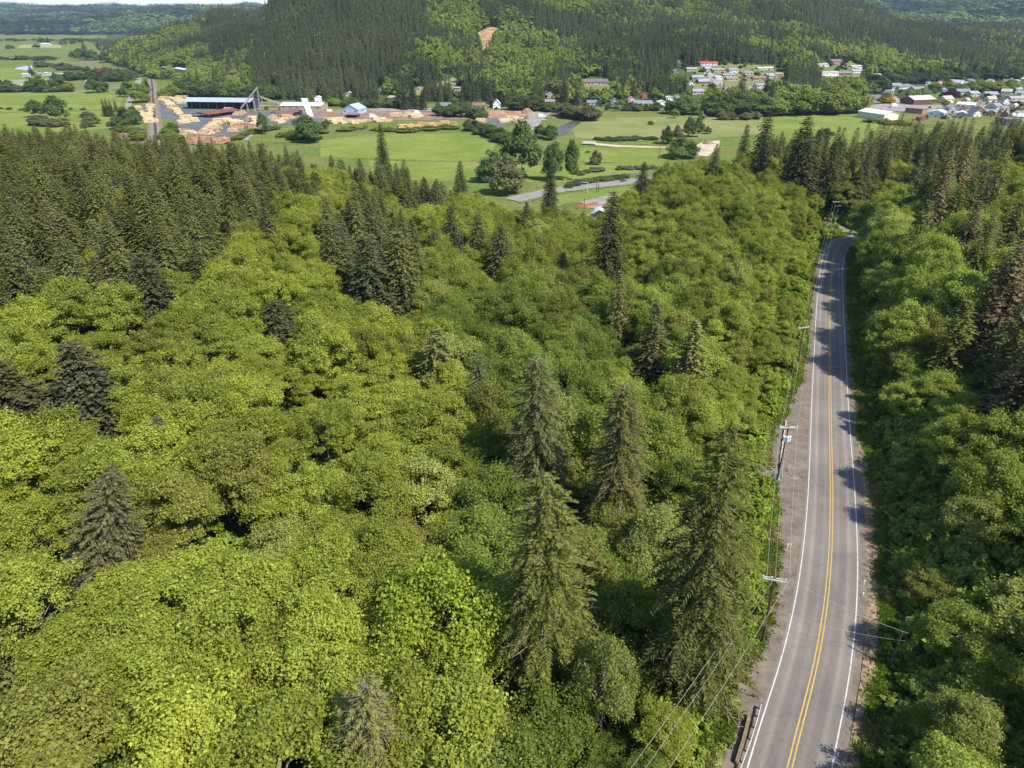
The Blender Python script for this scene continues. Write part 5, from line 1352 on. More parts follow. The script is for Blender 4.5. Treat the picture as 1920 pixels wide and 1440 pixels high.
]
for nm, ax, ay, bx, by, dp, wh, rh, wc, rc, lab, cat, kw in BL:
    building(nm, ax, ay, bx, by, dp, wh, rh, wc, rc, lab, cat, group=None, **kw)
_tl = [((1733, 185), "the dark red hall"), ((1632, 215), "the cream warehouse"), ((1790, 158), "the many-gabled white house"), ((1700, 168), "the dark hip-roofed house"), ((1880, 230), "the dark-walled block"), ((1900, 180), "the right edge of town"), ((1695, 145), "the steep white gable"), ((1808, 200), "the cream hall"), ((1840, 160), "the trees above town")]
_th = []; _r = random.Random(21)
for k in range(600):
    px_, py_ = _r.uniform(1660, 1925), _r.uniform(142, 224)
    if any(abs(px_ - (b_[1] + b_[3]) / 2) < 17 and abs(py_ - b_[2]) < 7 for b_ in BL) or any(abs(px_ - q_[0]) < 17 and abs(py_ - q_[1]) < 6 for q_ in _th): continue
    if 1690 < px_ < 1770 and 176 < py_ < 224 or 1600 < px_ < 1690 and py_ > 196: continue
    _th.append((px_, py_, _r.choice([((.6, .6, .6), DGR, "dark-roofed white"), (WHT, (.42, .42, .45), "grey-roofed white"), ((.5, .4, .3), BRN, "brown-roofed tan"), ((.35, .38, .42), (.3, .32, .36), "slate grey"), ((.6, .55, .4), (.5, .46, .42), "pale cream"), ((.3, .12, .1), DGR, "small red")])))
    if len(_th) >= 46: break
_tb = rel_labels([(a_[0], a_[1]) for a_ in _th], [a_[2][2] for a_ in _th], "house", _tl)
for j_, (px_, py_, (wc, rc, _l)) in enumerate(_th):
    w_ = _r.uniform(5, 8.5); building("house", px_ - w_, py_, px_ + w_, py_ + _r.uniform(-1, 1), _r.uniform(8, 12), _r.uniform(2.8, 5), _r.uniform(1.8, 3.4), wc, rc, _tb[j_], "house", nwin=3, group="houses of the valley town")
do_hills(); do_distant()

# ------------------------------------------------------------------ single trees and thickets of the valley
VLAND = [((718, 280), "the lone meadow fir"), ((405, 195), "the long blue shed"), ((395, 212), "the rust-red shed roof"), ((565, 203), "the white-roofed mill hall"), ((658, 205), "the pale blue mill roof"), ((287, 170), "the railway line"),
         ((931, 196), "the tall white gabled house"), ((1118, 158), "the hillside mansion"), ((1105, 268), "the farm track bridge"), ((1060, 240), "the muddy river bend"), ((1240, 196), "the boxy white house"), ((1330, 120), "the orange-red roofed house"),
         ((1425, 148), "the brown two-storey house"), ((1485, 250), "the great dark meadow fir"), ((1632, 215), "the cream warehouse"), ((1733, 185), "the dark red hall"), ((1560, 118), "the dark brown tall house"), ((1790, 158), "the many-gabled white house"),
         ((1100, 350), "the highway sign pole"), ((1320, 275), "the sandy construction pad"), ((85, 82), "the white farm in the plain"), ((45, 127), "the shining river bend"), ((162, 155), "the white tent-like shed"), ((240, 185), "the grey valley road"), ((985, 215), "the orange sawdust heap"), ((10, 220), "the left edge of the plain"), ((1910, 215), "the right picture edge"), ((800, 238), "the orange log deck")]
VT = [  # base px, base py, height px, width px, kind, tint
 (70, 220, 36, 30, 'b', 0), (113, 227, 52, 38, 'b', 0), (198, 218, 34, 12, 'c', 2), (205, 219, 38, 13, 'c', 2), (212, 219, 34, 12, 'c', 2), (219, 210, 26, 11, 'c', 0), (238, 242, 46, 36, 'b', 0), (255, 233, 36, 24, 'b', 0),
 (265, 192, 36, 34, 'b', 1), (232, 182, 18, 20, 'b', 0), (240, 172, 22, 18, 'b', 0), (60, 172, 30, 22, 'b', 0), (80, 173, 34, 22, 'b', 0), (110, 170, 34, 22, 'b', 0), (128, 170, 18, 18, 'b', 1), (178, 174, 28, 26, 'b', 0), (194, 173, 24, 20, 'b', 0),
 (18, 170, 22, 22, 'b', 0), (4, 172, 24, 24, 'b', 0), (60, 142, 22, 14, 'c', 0), (150, 147, 14, 18, 'b', 4), (163, 113, 46, 15, 'c', 2), (150, 113, 24, 18, 'b', 0), (177, 113, 22, 16, 'b', 0), (199, 117, 22, 22, 'b', 0), (136, 110, 14, 9, 'b', 0),
 (78, 81, 12, 13, 'b', 0), (91, 81, 13, 9, 'c', 0), (69, 91, 9, 12, 'b', 0), (19, 92, 9, 12, 'b', 0), (137, 83, 10, 9, 'b', 0), (151, 81, 10, 7, 'b', 0), (179, 81, 9, 7, 'b', 0), (188, 81, 11, 7, 'b', 0), (119, 84, 12, 12, 'b', 3), (32, 113, 11, 8, 'c', 0),
 (193, 146, 16, 9, 'b', 5), (208, 150, 20, 24, 'b', 0), (232, 150, 18, 18, 'b', 0), (252, 150, 16, 18, 'b', 0), (277, 168, 22, 14, 'c', 0), (270, 166, 16, 12, 'b', 1), (165, 220, 12, 24, 'b', 3), (178, 232, 14, 20, 'b', 0),
 (494, 252, 44, 18, 'b', 0), (575, 266, 54, 46, 'b', 0), (610, 242, 22, 14, 'b', 0), (312, 262, 24, 24, 'b', 1), (322, 252, 22, 24, 'b', 0), (330, 268, 22, 30, 'b', 1), (262, 256, 18, 26, 'b', 3),
 (746, 204, 34, 17, 'c', 0), (759, 206, 42, 20, 'c', 0), (776, 204, 54, 26, 'c', 0), (793, 206, 40, 24, 'c', 0), (768, 178, 40, 16, 'c', 0), (880, 184, 58, 30, 'c', 0), (907, 185, 54, 26, 'c', 0), (1056, 207, 60, 30, 'c', 0), (1080, 199, 32, 18, 'c', 0), (1098, 192, 18, 12, 'c', 0),
 (924, 201, 14, 12, 'b', 6), (944, 200, 14, 13, 'b', 6), (897, 197, 12, 15, 'b', 3), (1782, 190, 24, 30, 'b', 6), (1849, 186, 12, 13, 'b', 6), (1907, 199, 11, 16, 'b', 6), (1668, 194, 13, 19, 'b', 7), (1476, 139, 8, 11, 'b', 7), (1770, 204, 18, 14, 'b', 1), (1905, 216, 18, 18, 'b', 1),
 (918, 340, 64, 44, 'b', 0), (950, 364, 80, 52, 'b', 3), (978, 334, 112, 62, 'b', 0), (1040, 340, 80, 34, 'b', 0), (1072, 338, 82, 26, 'b', 0), (1117, 309, 30, 18, 'b', 3), (1250, 270, 36, 20, 'b', 8), (1268, 264, 30, 20, 'b', 3), (1290, 257, 42, 20, 'b', 0), (1307, 257, 42, 18, 'b', 0),
 (1278, 296, 42, 46, 'b', 0), (1220, 234, 8, 9, 'b', 0), (1326, 251, 14, 13, 'b', 0), (1546, 268, 30, 28, 'b', 8), (1265, 222, 20, 14, 'b', 1), (1316, 223, 16, 12, 'b', 1),
 (1440, 216, 74, 24, 'c', 0), (1497, 215, 42, 16, 'c', 0), (1388, 176, 44, 20, 'c', 0), (1433, 188, 50, 22, 'c', 0), (1283, 174, 26, 13, 'c', 0), (1738, 157, 26, 18, 'c', 0), (1620, 170, 24, 14, 'c', 0), (1605, 204, 34, 20, 'b', 8), (1655, 175, 24, 20, 'b', 8),
 (1030, 262, 30, 26, 'b', 0), (1012, 258, 26, 22, 'b', 0), (905, 252, 22, 26, 'b', 0), (922, 258, 26, 28, 'b', 0), (940, 266, 28, 28, 'b', 0), (958, 272, 26, 28, 'b', 0), (975, 262, 26, 28, 'b', 1), (992, 272, 26, 24, 'b', 0)]
VTINT = [(.115, .165, .052), (.20, .25, .055), (.085, .078, .045), (.17, .18, .085), (.26, .28, .05), (.24, .05, .05), (.085, .03, .038), (.50, .30, .04), (.075, .115, .042)]
VLOOK = ["mid-green", "bright green", "brownish", "pale olive", "yellow-green", "dark crimson", "dark purple-red", "orange-yellow", "deep green"]
def vdims(bx, by, hp, wp):
    x, y, z = hit(bx, by)
    zt = CZ + ray(bx, by - hp)[2] * (y / ray(bx, by - hp)[1])
    dep = y * CP + (CZ - z) * SP
    return x, y, z, max(2.5, zt - z), max(1.2, wp / 2 * dep / F)
for kc, kn in (('b', "broadleaf tree"), ('c', "conifer")):
    L = [v for v in VT if v[4] == kc]
    labs = rel_labels([(v[0], v[1] - v[2] / 2) for v in L], [VLOOK[v[5]] if not (kc == 'c' and v[5] == 0) else "dark" for v in L], kn, VLAND)
    for j, v in enumerate(L):
        x, y, z, Hh, Rr = vdims(*v[:4])
        t = VTINT[v[5]] if not (kc == 'c' and v[5] == 0) else (.052, .062, .034)
        k = 'maple' if kc == 'b' else 'fir'
        if kc == 'b':
            # crown right down to the grass: build low, let the trunk show little
            r = mk_tree('maple', x, y, z, Hh, Rr, t, labs[j], random.uniform(0, 6.28), j); r.children[0].data = BUSH[j % 5]; r.name = 'broadleaf_tree'
        else: r = mk_tree('fir', x, y, z, Hh, Rr, t, labs[j], random.uniform(0, 6.28), j)
        r["group"] = "trees standing in the valley"
TH = [  # thickets: polyline px, count, height px lo-hi, width factor, tint index
 ([(1262, 214), (1300, 216), (1440, 216)], 22, 26, 44, 0), ([(1440, 216), (1510, 214), (1600, 210)], 22, 30, 56, 1), ([(1350, 224), (1425, 224)], 16, 10, 15, 3), ([(1130, 208), (1240, 208)], 16, 9, 16, 0),
 ([(975, 206), (1050, 210)], 12, 14, 30, 0), ([(1040, 214), (1075, 222), (1115, 228)], 14, 16, 30, 3), ([(820, 217), (870, 220), (900, 222)], 16, 12, 24, 0), ([(600, 199), (690, 200)], 12, 8, 15, 1),
 ([(880, 244), (905, 250), (950, 272), (990, 292), (1000, 300)], 16, 12, 22, 0), ([(590, 252), (680, 242), (760, 248), (860, 240)], 34, 4, 10, 1), ([(520, 256), (600, 262)], 16, 8, 16, 1),
 ([(1060, 352), (1100, 343), (1180, 333)], 34, 4, 9, 0), ([(1080, 328), (1140, 318), (1240, 316)], 22, 3, 8, 3), ([(1115, 263), (1180, 262), (1240, 262)], 24, 4, 7, 0),
 ([(-10, 172), (60, 172), (130, 172)], 26, 6, 16, 0), ([(120, 150), (200, 152), (250, 152)], 24, 8, 18, 0), ([(60, 122), (100, 128), (180, 138), (240, 140)], 40, 6, 14, 3), ([(-10, 110), (60, 112), (110, 112)], 26, 3, 8, 0),
 ([(-20, 76), (80, 76), (200, 78)], 40, 2, 5, 0), ([(-20, 65), (80, 63), (200, 64)], 50, 4, 8, 8), ([(0, 206), (140, 206), (220, 204)], 8, 3, 4, 0), ([(60, 235), (140, 240), (220, 236)], 20, 8, 18, 3), ([(220, 250), (240, 240), (262, 262), (330, 270)], 30, 8, 20, 1),
 ([(440, 262), (470, 252), (520, 240)], 20, 4, 9, 1), ([(640, 200), (700, 201), (745, 203)], 14, 10, 18, 0), ([(1620, 228), (1700, 236)], 12, 4, 10, 1), ([(1640, 196), (1700, 182), (1740, 178)], 18, 8, 16, 1), ([(1750, 172), (1830, 172), (1900, 172)], 30, 10, 22, 1), ([(1640, 165), (1700, 158), (1780, 150), (1900, 150)], 46, 12, 26, 8),
 ([(850, 204), (885, 204)], 8, 8, 14, 0), ([(950, 206), (1000, 206)], 8, 12, 20, 0), ([(800, 180), (850, 178)], 8, 8, 14, 0), ([(272, 150), (276, 200)], 12, 10, 22, 1), ([(298, 150), (300, 185), (330, 182)], 30, 16, 30, 1), ([(330, 178), (400, 184), (470, 188), (520, 186)], 40, 16, 32, 0)]
tp = []; tsc = []; ttt = []; tpk = []
for P, cnt, h0_, h1_, ti in TH:
    P = np.array(P, float); s = np.r_[0, np.cumsum(np.hypot(*np.diff(P, axis=0).T))]
    for k in range(cnt):
        q = random.random() * s[-1]; bx = np.interp(q, s, P[:, 0]) + random.uniform(-2, 2); by = np.interp(q, s, P[:, 1]) + random.uniform(-1.5, 1.5)
        hp = random.uniform(h0_, h1_); x, y, z, Hh, Rr = vdims(bx, by, hp, hp * (random.uniform(.8, 1.5) if hp > 9 else random.uniform(1.5, 3.5)))
        tp.append((x, y, z)); tsc.append((Rr / 5.4, Rr / 5.4, Hh / 15)); t = np.array(VTINT[ti]) * random.uniform(.75, 1.25); ttt.append(t * (1, random.uniform(.9, 1.05), 1)); tpk.append(random.randrange(5))
# scrub dotted over the rough grass
for k in range(24):
    x, y = atz(random.uniform(-40, 1900), random.choice([random.uniform(66, 160), random.uniform(200, 330)]), 0)
    if not (edge_y(x) + 8 < y < foot_y(960 + 1454 * x / y)): continue
    q = proj(x, y, 0)
    if 255 < q[0] < 1035 and 180 < q[1] < 268 or inpoly(q[0], q[1], PATCH[0][1]) or inpoly(q[0], q[1], PATCH[1][1]) or q[0] > 1590: continue
    if vnoise(x, y, 60, 91) < .5: continue
    Hh = random.uniform(.8, 2.6); Rr = Hh * random.uniform(.9, 1.8)
    tp.append((x, y, gz(x, y))); tsc.append((Rr / 5.4, Rr / 5.4, Hh / 15)); ttt.append(np.array(VTINT[random.choice([0, 3, 1])]) * random.uniform(.7, 1.1)); tpk.append(random.randrange(5))
# gardens: bushes between the houses
for poly_, cnt_ in ((CLEAR[3], 90), (CLEAR[4], 40), ([(1640, 146), (1920, 146), (1930, 226), (1770, 226), (1700, 180), (1640, 190)], 190), ([(1090, 205), (1090, 184), (1290, 178), (1290, 204)], 60), ([(820, 206), (820, 194), (1080, 192), (1080, 208)], 50)):
    xs_ = [p[0] for p in poly_]; ys_ = [p[1] for p in poly_]
    for k in range(cnt_):
        bx, by = random.uniform(min(xs_), max(xs_)), random.uniform(min(ys_), max(ys_))
        if not inpoly(np.array([bx]), np.array([by]), poly_)[0]: continue
        hp = random.uniform(4, 9)
        if any(x0 - 2 < bx < x1 + 2 and yt < by + 1 and by - hp < yb - 2 for (x0, x1, yt, yb) in HOUSEBOX): hp = 3
        x, y, z, Hh, Rr = vdims(bx, by, hp, hp * random.uniform(.8, 1.5)); tp.append((x, y, z)); tsc.append((Rr / 5.4, Rr / 5.4, Hh / 15)); ttt.append(np.array(VTINT[random.choice([0, 0, 1, 8, 3])]) * random.uniform(.7, 1.15)); tpk.append(random.randrange(5))
# the railway stays clear
kp = [i for i, p in enumerate(tp) if float(np.min(np.hypot(RW[:, 0] - p[0], RW[:, 1] - p[1]))) > 8 + tsc[i][0] * 5.4 * .7]
tp = [tp[i] for i in kp]; tsc = [tsc[i] for i in kp]; ttt = [ttt[i] for i in kp]; tpk = [tpk[i] for i in kp]
scatter("valley_thickets", np.array(tp), RNG.uniform(0, 6.28, len(tp)), np.array(tsc), np.array(tpk), np.array(ttt), protos("thicket_kind", BUSH), label="hedges and scrub along the fields, river banks and streets of the valley", cat="thicket")

# ------------------------------------------------------------------ logs
M_LOG = plain("peeled_logs", (.42, .29, .16), .85, .4, .9, c2=(.60, .46, .28)); M_LOGB = plain("red_brown_logs", (.22, .12, .07), .9, .45, .9, c2=(.40, .24, .14)); M_LOGO = plain("orange_logs", (.36, .20, .09), .9, .4, .9, c2=(.50, .31, .16))
def pile_mesh(seed, L=9, W=14, layers=5, r=.42):
    rng = random.Random(seed); b = MB()
    for k in range(layers):
        nn = int(W / (r * 2.1)) - k * 2
        for j in range(max(2, nn)):
            y = (j - (nn - 1) / 2) * r * 2.1 + rng.uniform(-.1, .1); z = r + k * r * 1.75; o_ = rng.uniform(-.9, .9); rr = r * rng.uniform(.7, 1.1)
            l = L * rng.uniform(.85, 1.05)
            b.tube((-l / 2 + o_, y, z), (l / 2 + o_, y + rng.uniform(-.25, .25), z + rng.uniform(-.1, .1)), rr, rr * .85, 6)
    return b
PM = {c: [pile_mesh(900 + k, *( (9, 13, 6) if k % 2 else (12, 9, 5))).mesh("log_pile", m) for k in range(3)] for c, m in (('c', M_LOG), ('b', M_LOGB), ('o', M_LOGO))}
LOGS = [(x, y, 'c') for x, y in [(258, 203), (259, 208), (262, 214), (260, 219), (283, 202), (281, 209), (279, 216), (277, 223), (284, 230), (280, 227), (308, 188), (313, 193), (318, 198), (324, 203), (329, 208), (334, 214), (318, 185), (328, 183), (338, 184), (348, 185), (336, 190), (341, 195), (331, 187),
        (346, 231), (355, 229), (364, 228), (350, 222), (386, 247), (391, 243), (397, 239), (403, 235), (410, 231), (417, 228), (424, 227), (399, 248), (393, 252), (404, 243), (386, 252), (438, 247), (444, 243), (447, 236), (436, 232), (441, 229), (446, 216), (452, 213), (404, 216), (430, 211), (438, 212), (472, 222), (477, 228), (474, 234), (480, 238), (350, 256), (358, 252), (345, 250),
        (518, 227), (525, 231), (532, 226), (513, 222), (540, 222), (618, 228), (630, 231), (642, 232), (654, 230), (666, 232), (678, 230), (690, 229), (702, 228), (714, 228), (726, 229), (640, 228), (744, 219), (756, 219), (768, 219), (780, 220), (946, 229), (956, 226), (966, 225), (976, 227), (902, 231)]]
LOGS += [(x, y, 'b') for x, y in [(358, 270), (366, 265), (375, 270), (384, 265), (392, 271), (400, 265), (408, 270), (416, 264), (424, 268), (372, 259), (440, 239), (449, 240), (458, 238), (467, 240), (476, 243), (984, 222), (970, 231)]]
LOGS += [(755 + 13 * k, 242 - 1.0 * k, 'o') for k in range(8)]
labs = rel_labels([(a, b) for a, b, c in LOGS], [{'c': "cream", 'b': "red-brown", 'o': "orange"}[c] for a, b, c in LOGS], "log stack", VLAND + [((350, 228), "the small yard-middle stack"), ((400, 262), "the brown log rows"), ((330, 200), "the north stacks of the yard"), ((470, 236), "the leafy yard tree")])
for j, (a, b, c) in enumerate(LOGS):
    x, y, z = hit(a, b); o_ = link("log_pile", PM[c][j % 3], None, (x, y, z + .12)); o_.rotation_euler = (0, 0, random.choice([.35, -.3, 1.2]) + random.uniform(-.2, .2)); s_ = random.uniform(.75, 1.15); o_.scale = (s_, s_, s_)
    tag(o_, labs[j], "log stack", "stacks of logs in the timber yard")
def mound(name, px, py, wpx, h, mat, label, cat, asp=.6, seed=1):
    x, y, z = hit(px, py); dep = y * CP + CZ * SP; R = wpx / 2 * dep / F; V = []; Fc = []; n1, n2 = 10, 28
    for i in range(n1 + 1):
        t = i / n1
        for k in range(n2):
            a = 2 * math.pi * k / n2; rr = t * R * (1 + .18 * math.sin(3 * a + seed) + .1 * math.sin(5 * a + 2 * seed))
            V.append((math.cos(a) * rr, math.sin(a) * rr * asp, h * (1 - t ** 2.0) * (1 + .2 * math.sin(4 * a + t * 7)) - .1 * t))
    for i in range(n1):
        for k in range(n2): Fc.append((i * n2 + k, (i + 1) * n2 + k, (i + 1) * n2 + (k + 1) % n2, i * n2 + (k + 1) % n2))
    me = bpy.data.meshes.new(name); me.from_pydata(V, [], Fc); me.materials.append(mat); me.polygons.foreach_set("use_smooth", [True] * len(Fc)); me.update()
    tag(link(name, me, None, (x, y, z)), label, cat)
mound("sawdust_heap", 988, 213, 26, 5, M_SAWD, "tall orange sawdust heap at the end of the mill yard", "heap")
mound("sawdust_bank", 930, 213, 110, 3.2, M_SAWD, "long low bank of orange sawdust beside the valley street", "heap", .12)
mound("earth_heap", 1328, 270, 26, 2.5, M_DIRT, "brown earth heap on the sandy construction pad", "heap", .5)
mound("bark_heap", 912, 236, 26, 2.5, plain("dark_bark_mulch", (.07, .05, .045), .95, .3, .5), "dark bark heap in the corner of the mill yard", "heap", .6)

# ------------------------------------------------------------------ conveyors and yard machines
M_STEEL = plain("weathered_steel", (.42, .37, .33), .7, .2, .6); M_DARKM = plain("dark_metal", (.05, .05, .055), .6, .2, 1)
def conveyor(p0, p1, h0, h1, label):
    x0, y0, z0 = hit(*p0); x1, y1, z1 = hit(*p1)
    root = empty("conveyor", (x0, y0, 0)); d = Vector((x1 - x0, y1 - y0, 0))
    b = MB(); a = Vector((0, 0, h0)); c = d + Vector((0, 0, h1)); s = Vector((-d.y, d.x, 0)).normalized()
    for q in (-1.2, 1.2):
        b.tube(a + s * q, c + s * q, .35, .35, 4); b.tube(a + s * q + Vector((0, 0, 1.6)), c + s * q + Vector((0, 0, 1.6)), .2, .2, 4)
        for k in range(12):
            m1 = a.lerp(c, k / 12) + s * q; m2 = a.lerp(c, (k + 1) / 12) + s * q
            b.tube(m1, m2 + Vector((0, 0, 1.6)), .12, .12, 4)
    b.build("truss", M_STEEL, root)
    b = MB(); b.poly([a - s * 1.1 + Vector((0, 0, .5)), a + s * 1.1 + Vector((0, 0, .5)), c + s * 1.1 + Vector((0, 0, .5)), c - s * 1.1 + Vector((0, 0, .5))]); b.build("belt", M_DARKM, root)
    for t in (.35, .7, .97):
        b = MB(); m_ = a.lerp(c, t)
        for q in (-1.2, 1.2): b.tube((m_.x + s.x * q * 1.6, m_.y + s.y * q * 1.6, 0), m_ + s * q, .25, .2, 5)
        b.build("support", M_STEEL, root)
    tag(root, label, "conveyor")
conveyor((452, 208), (490, 208), 1.5, 24, "long steel conveyor rising steeply from the shed's end")
conveyor((536, 204), (492, 208), 3, 14, "shallow conveyor sloping down toward the white-roofed mill hall")
b = MB(); x, y, z = hit(583, 219); b.poly([(-3, 0, 0), (3, 0, 0), (-4, 10, 17), (-11, 10, 17)]); b.poly([(-3, 0, -.5), (-11, 10, 16.5), (-4, 10, 16.5), (3, 0, -.5)])
for q in ((-3, 0), (3, 0), (-4, 10), (-11, 10)): b.box((q[0], q[1], 6 if q[1] else -.2), (.5, .5, 12 if q[1] else .6))
o_ = b.build("steel_chute", paint((.45, .52, .62)), None, (x, y, z + .5)); tag(o_, "tilted pale blue steel chute in front of the white-roofed mill hall", "chute")
M_TYRE = plain("black_tyre", (.02, .02, .02), .9, .1, 2)
def car(x, y, z, rz, col, label, L=4.5, truck=False, group=None, cat="car"):
    root = empty("truck" if truck else "car", (x, y, z), rz); w = .9 if not truck else 1.2; h = 1.0 if not truck else 1.5; l = L / 2
    prof = [(-l, .35), (-l, h * .75), (-l * .85, h * .9), (-l * .55, h * .95), (l * .35, h * .95), (l * .9, h * .82), (l, h * .65), (l, .35)]
    b = MB(); n = len(prof)
    b.poly([(p[0], -w, p[1]) for p in prof][::-1] if False else [(p[0], -w, p[1]) for p in prof[::-1]]); b.poly([(p[0], w, p[1]) for p in prof])
    for i in range(n):
        p, q = prof[i], prof[(i + 1) % n]; b.poly([(p[0], -w, p[1]), (q[0], -w, q[1]), (q[0], w, q[1]), (p[0], w, p[1])])
    b.build("body", paint(col, .35), root)
    if truck:
        b = MB(); b.box((-l * .3, 0, h * .95 + 1.1), (L * .66, w * 2, 2.1)); b.build("cargo_box", paint((.75, .75, .74)), root)
        b = MB(); b.box((l * .62, 0, h * .9 + .55), (L * .22, w * 1.9, 1.1)); b.build("cab", paint(col, .35), root)
    else:
        b = MB(); A = [(-l * .62, h * .94), (-l * .42, h + .5), (l * .12, h + .5), (l * .42, h * .92)]
        for sgn in (-1, 1):
            pp = [(p[0], sgn * w * .82, p[1]) for p in A]; b.poly(pp if sgn > 0 else pp[::-1])
        for i in range(3):
            if i != 1: p, q = A[i], A[i + 1]; b.poly([(p[0], -w * .82, p[1]), (q[0], -w * .82, q[1]), (q[0], w * .82, q[1]), (p[0], w * .82, p[1])])
        b.build("window", M_GLASS, root)
        b = MB(); b.box((-l * .15, 0, h + .52), (L * .30, w * 1.64, .06)); b.build("roof", paint(col, .35), root)
    for sx_ in (-.62, .62):
        for sy_ in (-1, 1): b = MB(); b.tube((sx_ * l, sy_ * (w - .2), .34), (sx_ * l, sy_ * (w + .02), .34), .34, .34, 12); b.build("wheel", M_TYRE, root)
    tag(root, label, cat, group)
# the car on the highway, facing along it
i_ = int(np.argmin(np.abs(proj(HW[:, 0], HW[:, 1], HW[:, 2])[0] - 1172))); tv = HW[i_ + 1] - HW[i_]; nv = np.array([tv[1], -tv[0]]) / math.hypot(tv[0], tv[1])
car(HW[i_][0] - nv[0] * 2.2, HW[i_][1] - nv[1] * 2.2, HW[i_][2] + .02, math.atan2(tv[1], tv[0]), (.07, .09, .13), "dark blue car driving on the highway, half behind trees")
CARS = [(1016, 221, (.7, .7, .7), True, "white box truck parked at the gravel yard's right end"), (1026, 222, (.15, .3, .5), False, "blue car parked right of the white box truck"), (1033, 222, (.6, .1, .08), False, "red car at the edge of the gravel yard"), (1020, 226, (.7, .7, .68), False, "white car in front of the white box truck"),
        (700, 221, (.7, .7, .7), True, "white truck among the log stacks near the pale blue mill roof"), (783, 214, (.5, .42, .2), True, "yellowish log loader truck at the far right of the log rows"), (1404, 171, (.6, .58, .55), False, "pale car parked left in the village lot"), (1410, 171, (.5, .4, .38), False, "tan car parked second in the village lot"), (1416, 171, (.2, .2, .25), False, "dark car parked in the village lot"),
        (1676, 200, (.75, .75, .75), True, "white truck parked left of the brick building"), (1668, 203, (.3, .3, .33), False, "grey car beside the white truck in town"), (1700, 199, (.6, .62, .66), False, "silver car behind the brick building"), (1715, 207, (.72, .72, .7), False, "white car beside the brick building"), (1846, 196, (.7, .7, .7), False, "white car on the street right of the cream hall"), (1862, 198, (.1, .12, .2), False, "dark blue car on the street near the right edge"), (1835, 200, (.5, .08, .06), False, "red car next to the cream hall"),
        (1880, 194, (.65, .65, .65), False, "silver car near the purple-red tree at right"), (620, 212, (.55, .36, .05), True, "yellow loader beside the white-roofed mill hall"), (1656, 205, (.72, .72, .72), False, "white car at the warehouse's back corner")]
for a, b_, c, tr, lab in CARS:
    x, y, z = hit(a, b_); car(x, y, z + .2, random.uniform(-.4, .4), c, lab, 7.5 if tr else 4.5, tr, None, "truck" if tr else "car")

# ------------------------------------------------------------------ utility poles and wires
M_POLE = plain("creosoted_pole", (.085, .058, .042), .9, .3, 3); M_ARM = plain("weathered_crossarm", (.46, .42, .38), .85, .15, 3); M_INS = plain("grey_insulator", (.5, .52, .55), .4, .1, 2); M_XF = plain("transformer_grey", (.50, .54, .58), .5, .1, 2); M_WIRE = plain("aluminium_wire", (.40, .38, .35), .5, .1, 2, metal=.2)
def upole(base, top, arms=(), aw=2.4, rz=0.0, xf=0, label="", lamp=False, r=.17):
    x, y, z, H, lean = solve(top, base)
    root = empty("utility_pole", (x, y, z)); root.rotation_euler = (0, math.atan2(lean, H), 0)
    b = MB(); b.tube((0, 0, -1), (0, 0, H), r, r * .62, 10); b.build("pole", M_POLE, root)
    pts = []
    for k, dz in enumerate(arms):
        b = MB(); cr, sr = math.cos(rz), math.sin(rz)
        for q in ((.16, -.16) if len(arms) == 1 or k == 0 else (.16,)):
            b.box((-sr * q, cr * q, H - dz), (aw, .10, .13), rz)
        am = b.build("crossarm", M_ARM, root)
        for t in (-.46, -.12, .46):
            b = MB(); px_, py_ = cr * t * aw, sr * t * aw
            b.tube((px_, py_, H - dz + .05), (px_, py_, H - dz + .32), .05, .07, 8); b.build("insulator", M_INS, am)
            if k == 0: pts.append((x + px_, y + py_, z + H - dz + .33))
    for k in range(xf):
        a = rz + (k - (xf - 1) / 2) * 1.0 - 1.57; b = MB(); c = (math.cos(a) * .5, math.sin(a) * .5)
        b.tube((c[0], c[1], H - 2.6), (c[0], c[1], H - 1.75), .25, .25, 12); b.tube((c[0], c[1], H - 1.75), (c[0], c[1], H - 1.5), .05, .03, 6); b.build("transformer", M_XF, root)
    if lamp:
        b = MB(); b.tube((0, 0, H * .78), (1.8, -.3, H * .82), .05, .04, 6); b.box((2.0, -.33, H * .82), (.7, .25, .12)); b.build("lamp_arm", M_STEEL, root)
    tag(root, label, "utility pole")
    return pts, (x, y, z, H)
P1, i1 = upole((1429, 1205), (1453, 1083), (.25,), 2.6, -.28, 0, "dark wooden utility pole with twin pale crossarms beside the lower road")
P2, i2 = upole((1456, 905), (1479, 799), (.2, .75), 2.9, -.05, 3, "utility pole with two crossarms and three transformers beside the gravel pull-out")
P3, i3 = upole((1497, 686), (1507, 612), (.25,), 2.4, .1, 0, "utility pole half sunk in roadside brush left of the shaded road")
P4, i4 = upole((1558, 424), (1568, 377), (.3,), 2.8, .0, 0, "utility pole with a small street lamp at the road junction", True)
P5, i5 = upole((1665, 1252), (1692, 1185), (), 1, 0, 0, "short dark pole standing in the brush right of the road", r=.13)
P6, i6 = upole((1234, 300), (1240, 262), (.3,), 2.2, .3, 0, "lone dark utility pole in the meadow left of the sandy pad")
zoff = gz(18, 22)
root = empty("utility_pole", (6, 27, gz(6, 27))); b = MB(); b.tube((0, 0, -1), (0, 0, 13), .17, .11, 10); b.build("pole", M_POLE, root); b = MB(); b.box((0, 0, 12.7), (2.6, .1, .13), -.8); b.build("crossarm", M_ARM, root); tag(root, "utility pole at the near end of the power line, just outside the picture", "utility pole")
q = gz(6, 27) + 12.9; P0 = [(6 + t * 2.6 * math.cos(-.8), 27 + t * 2.6 * math.sin(-.8), q) for t in (-.46, -.12, .46)]
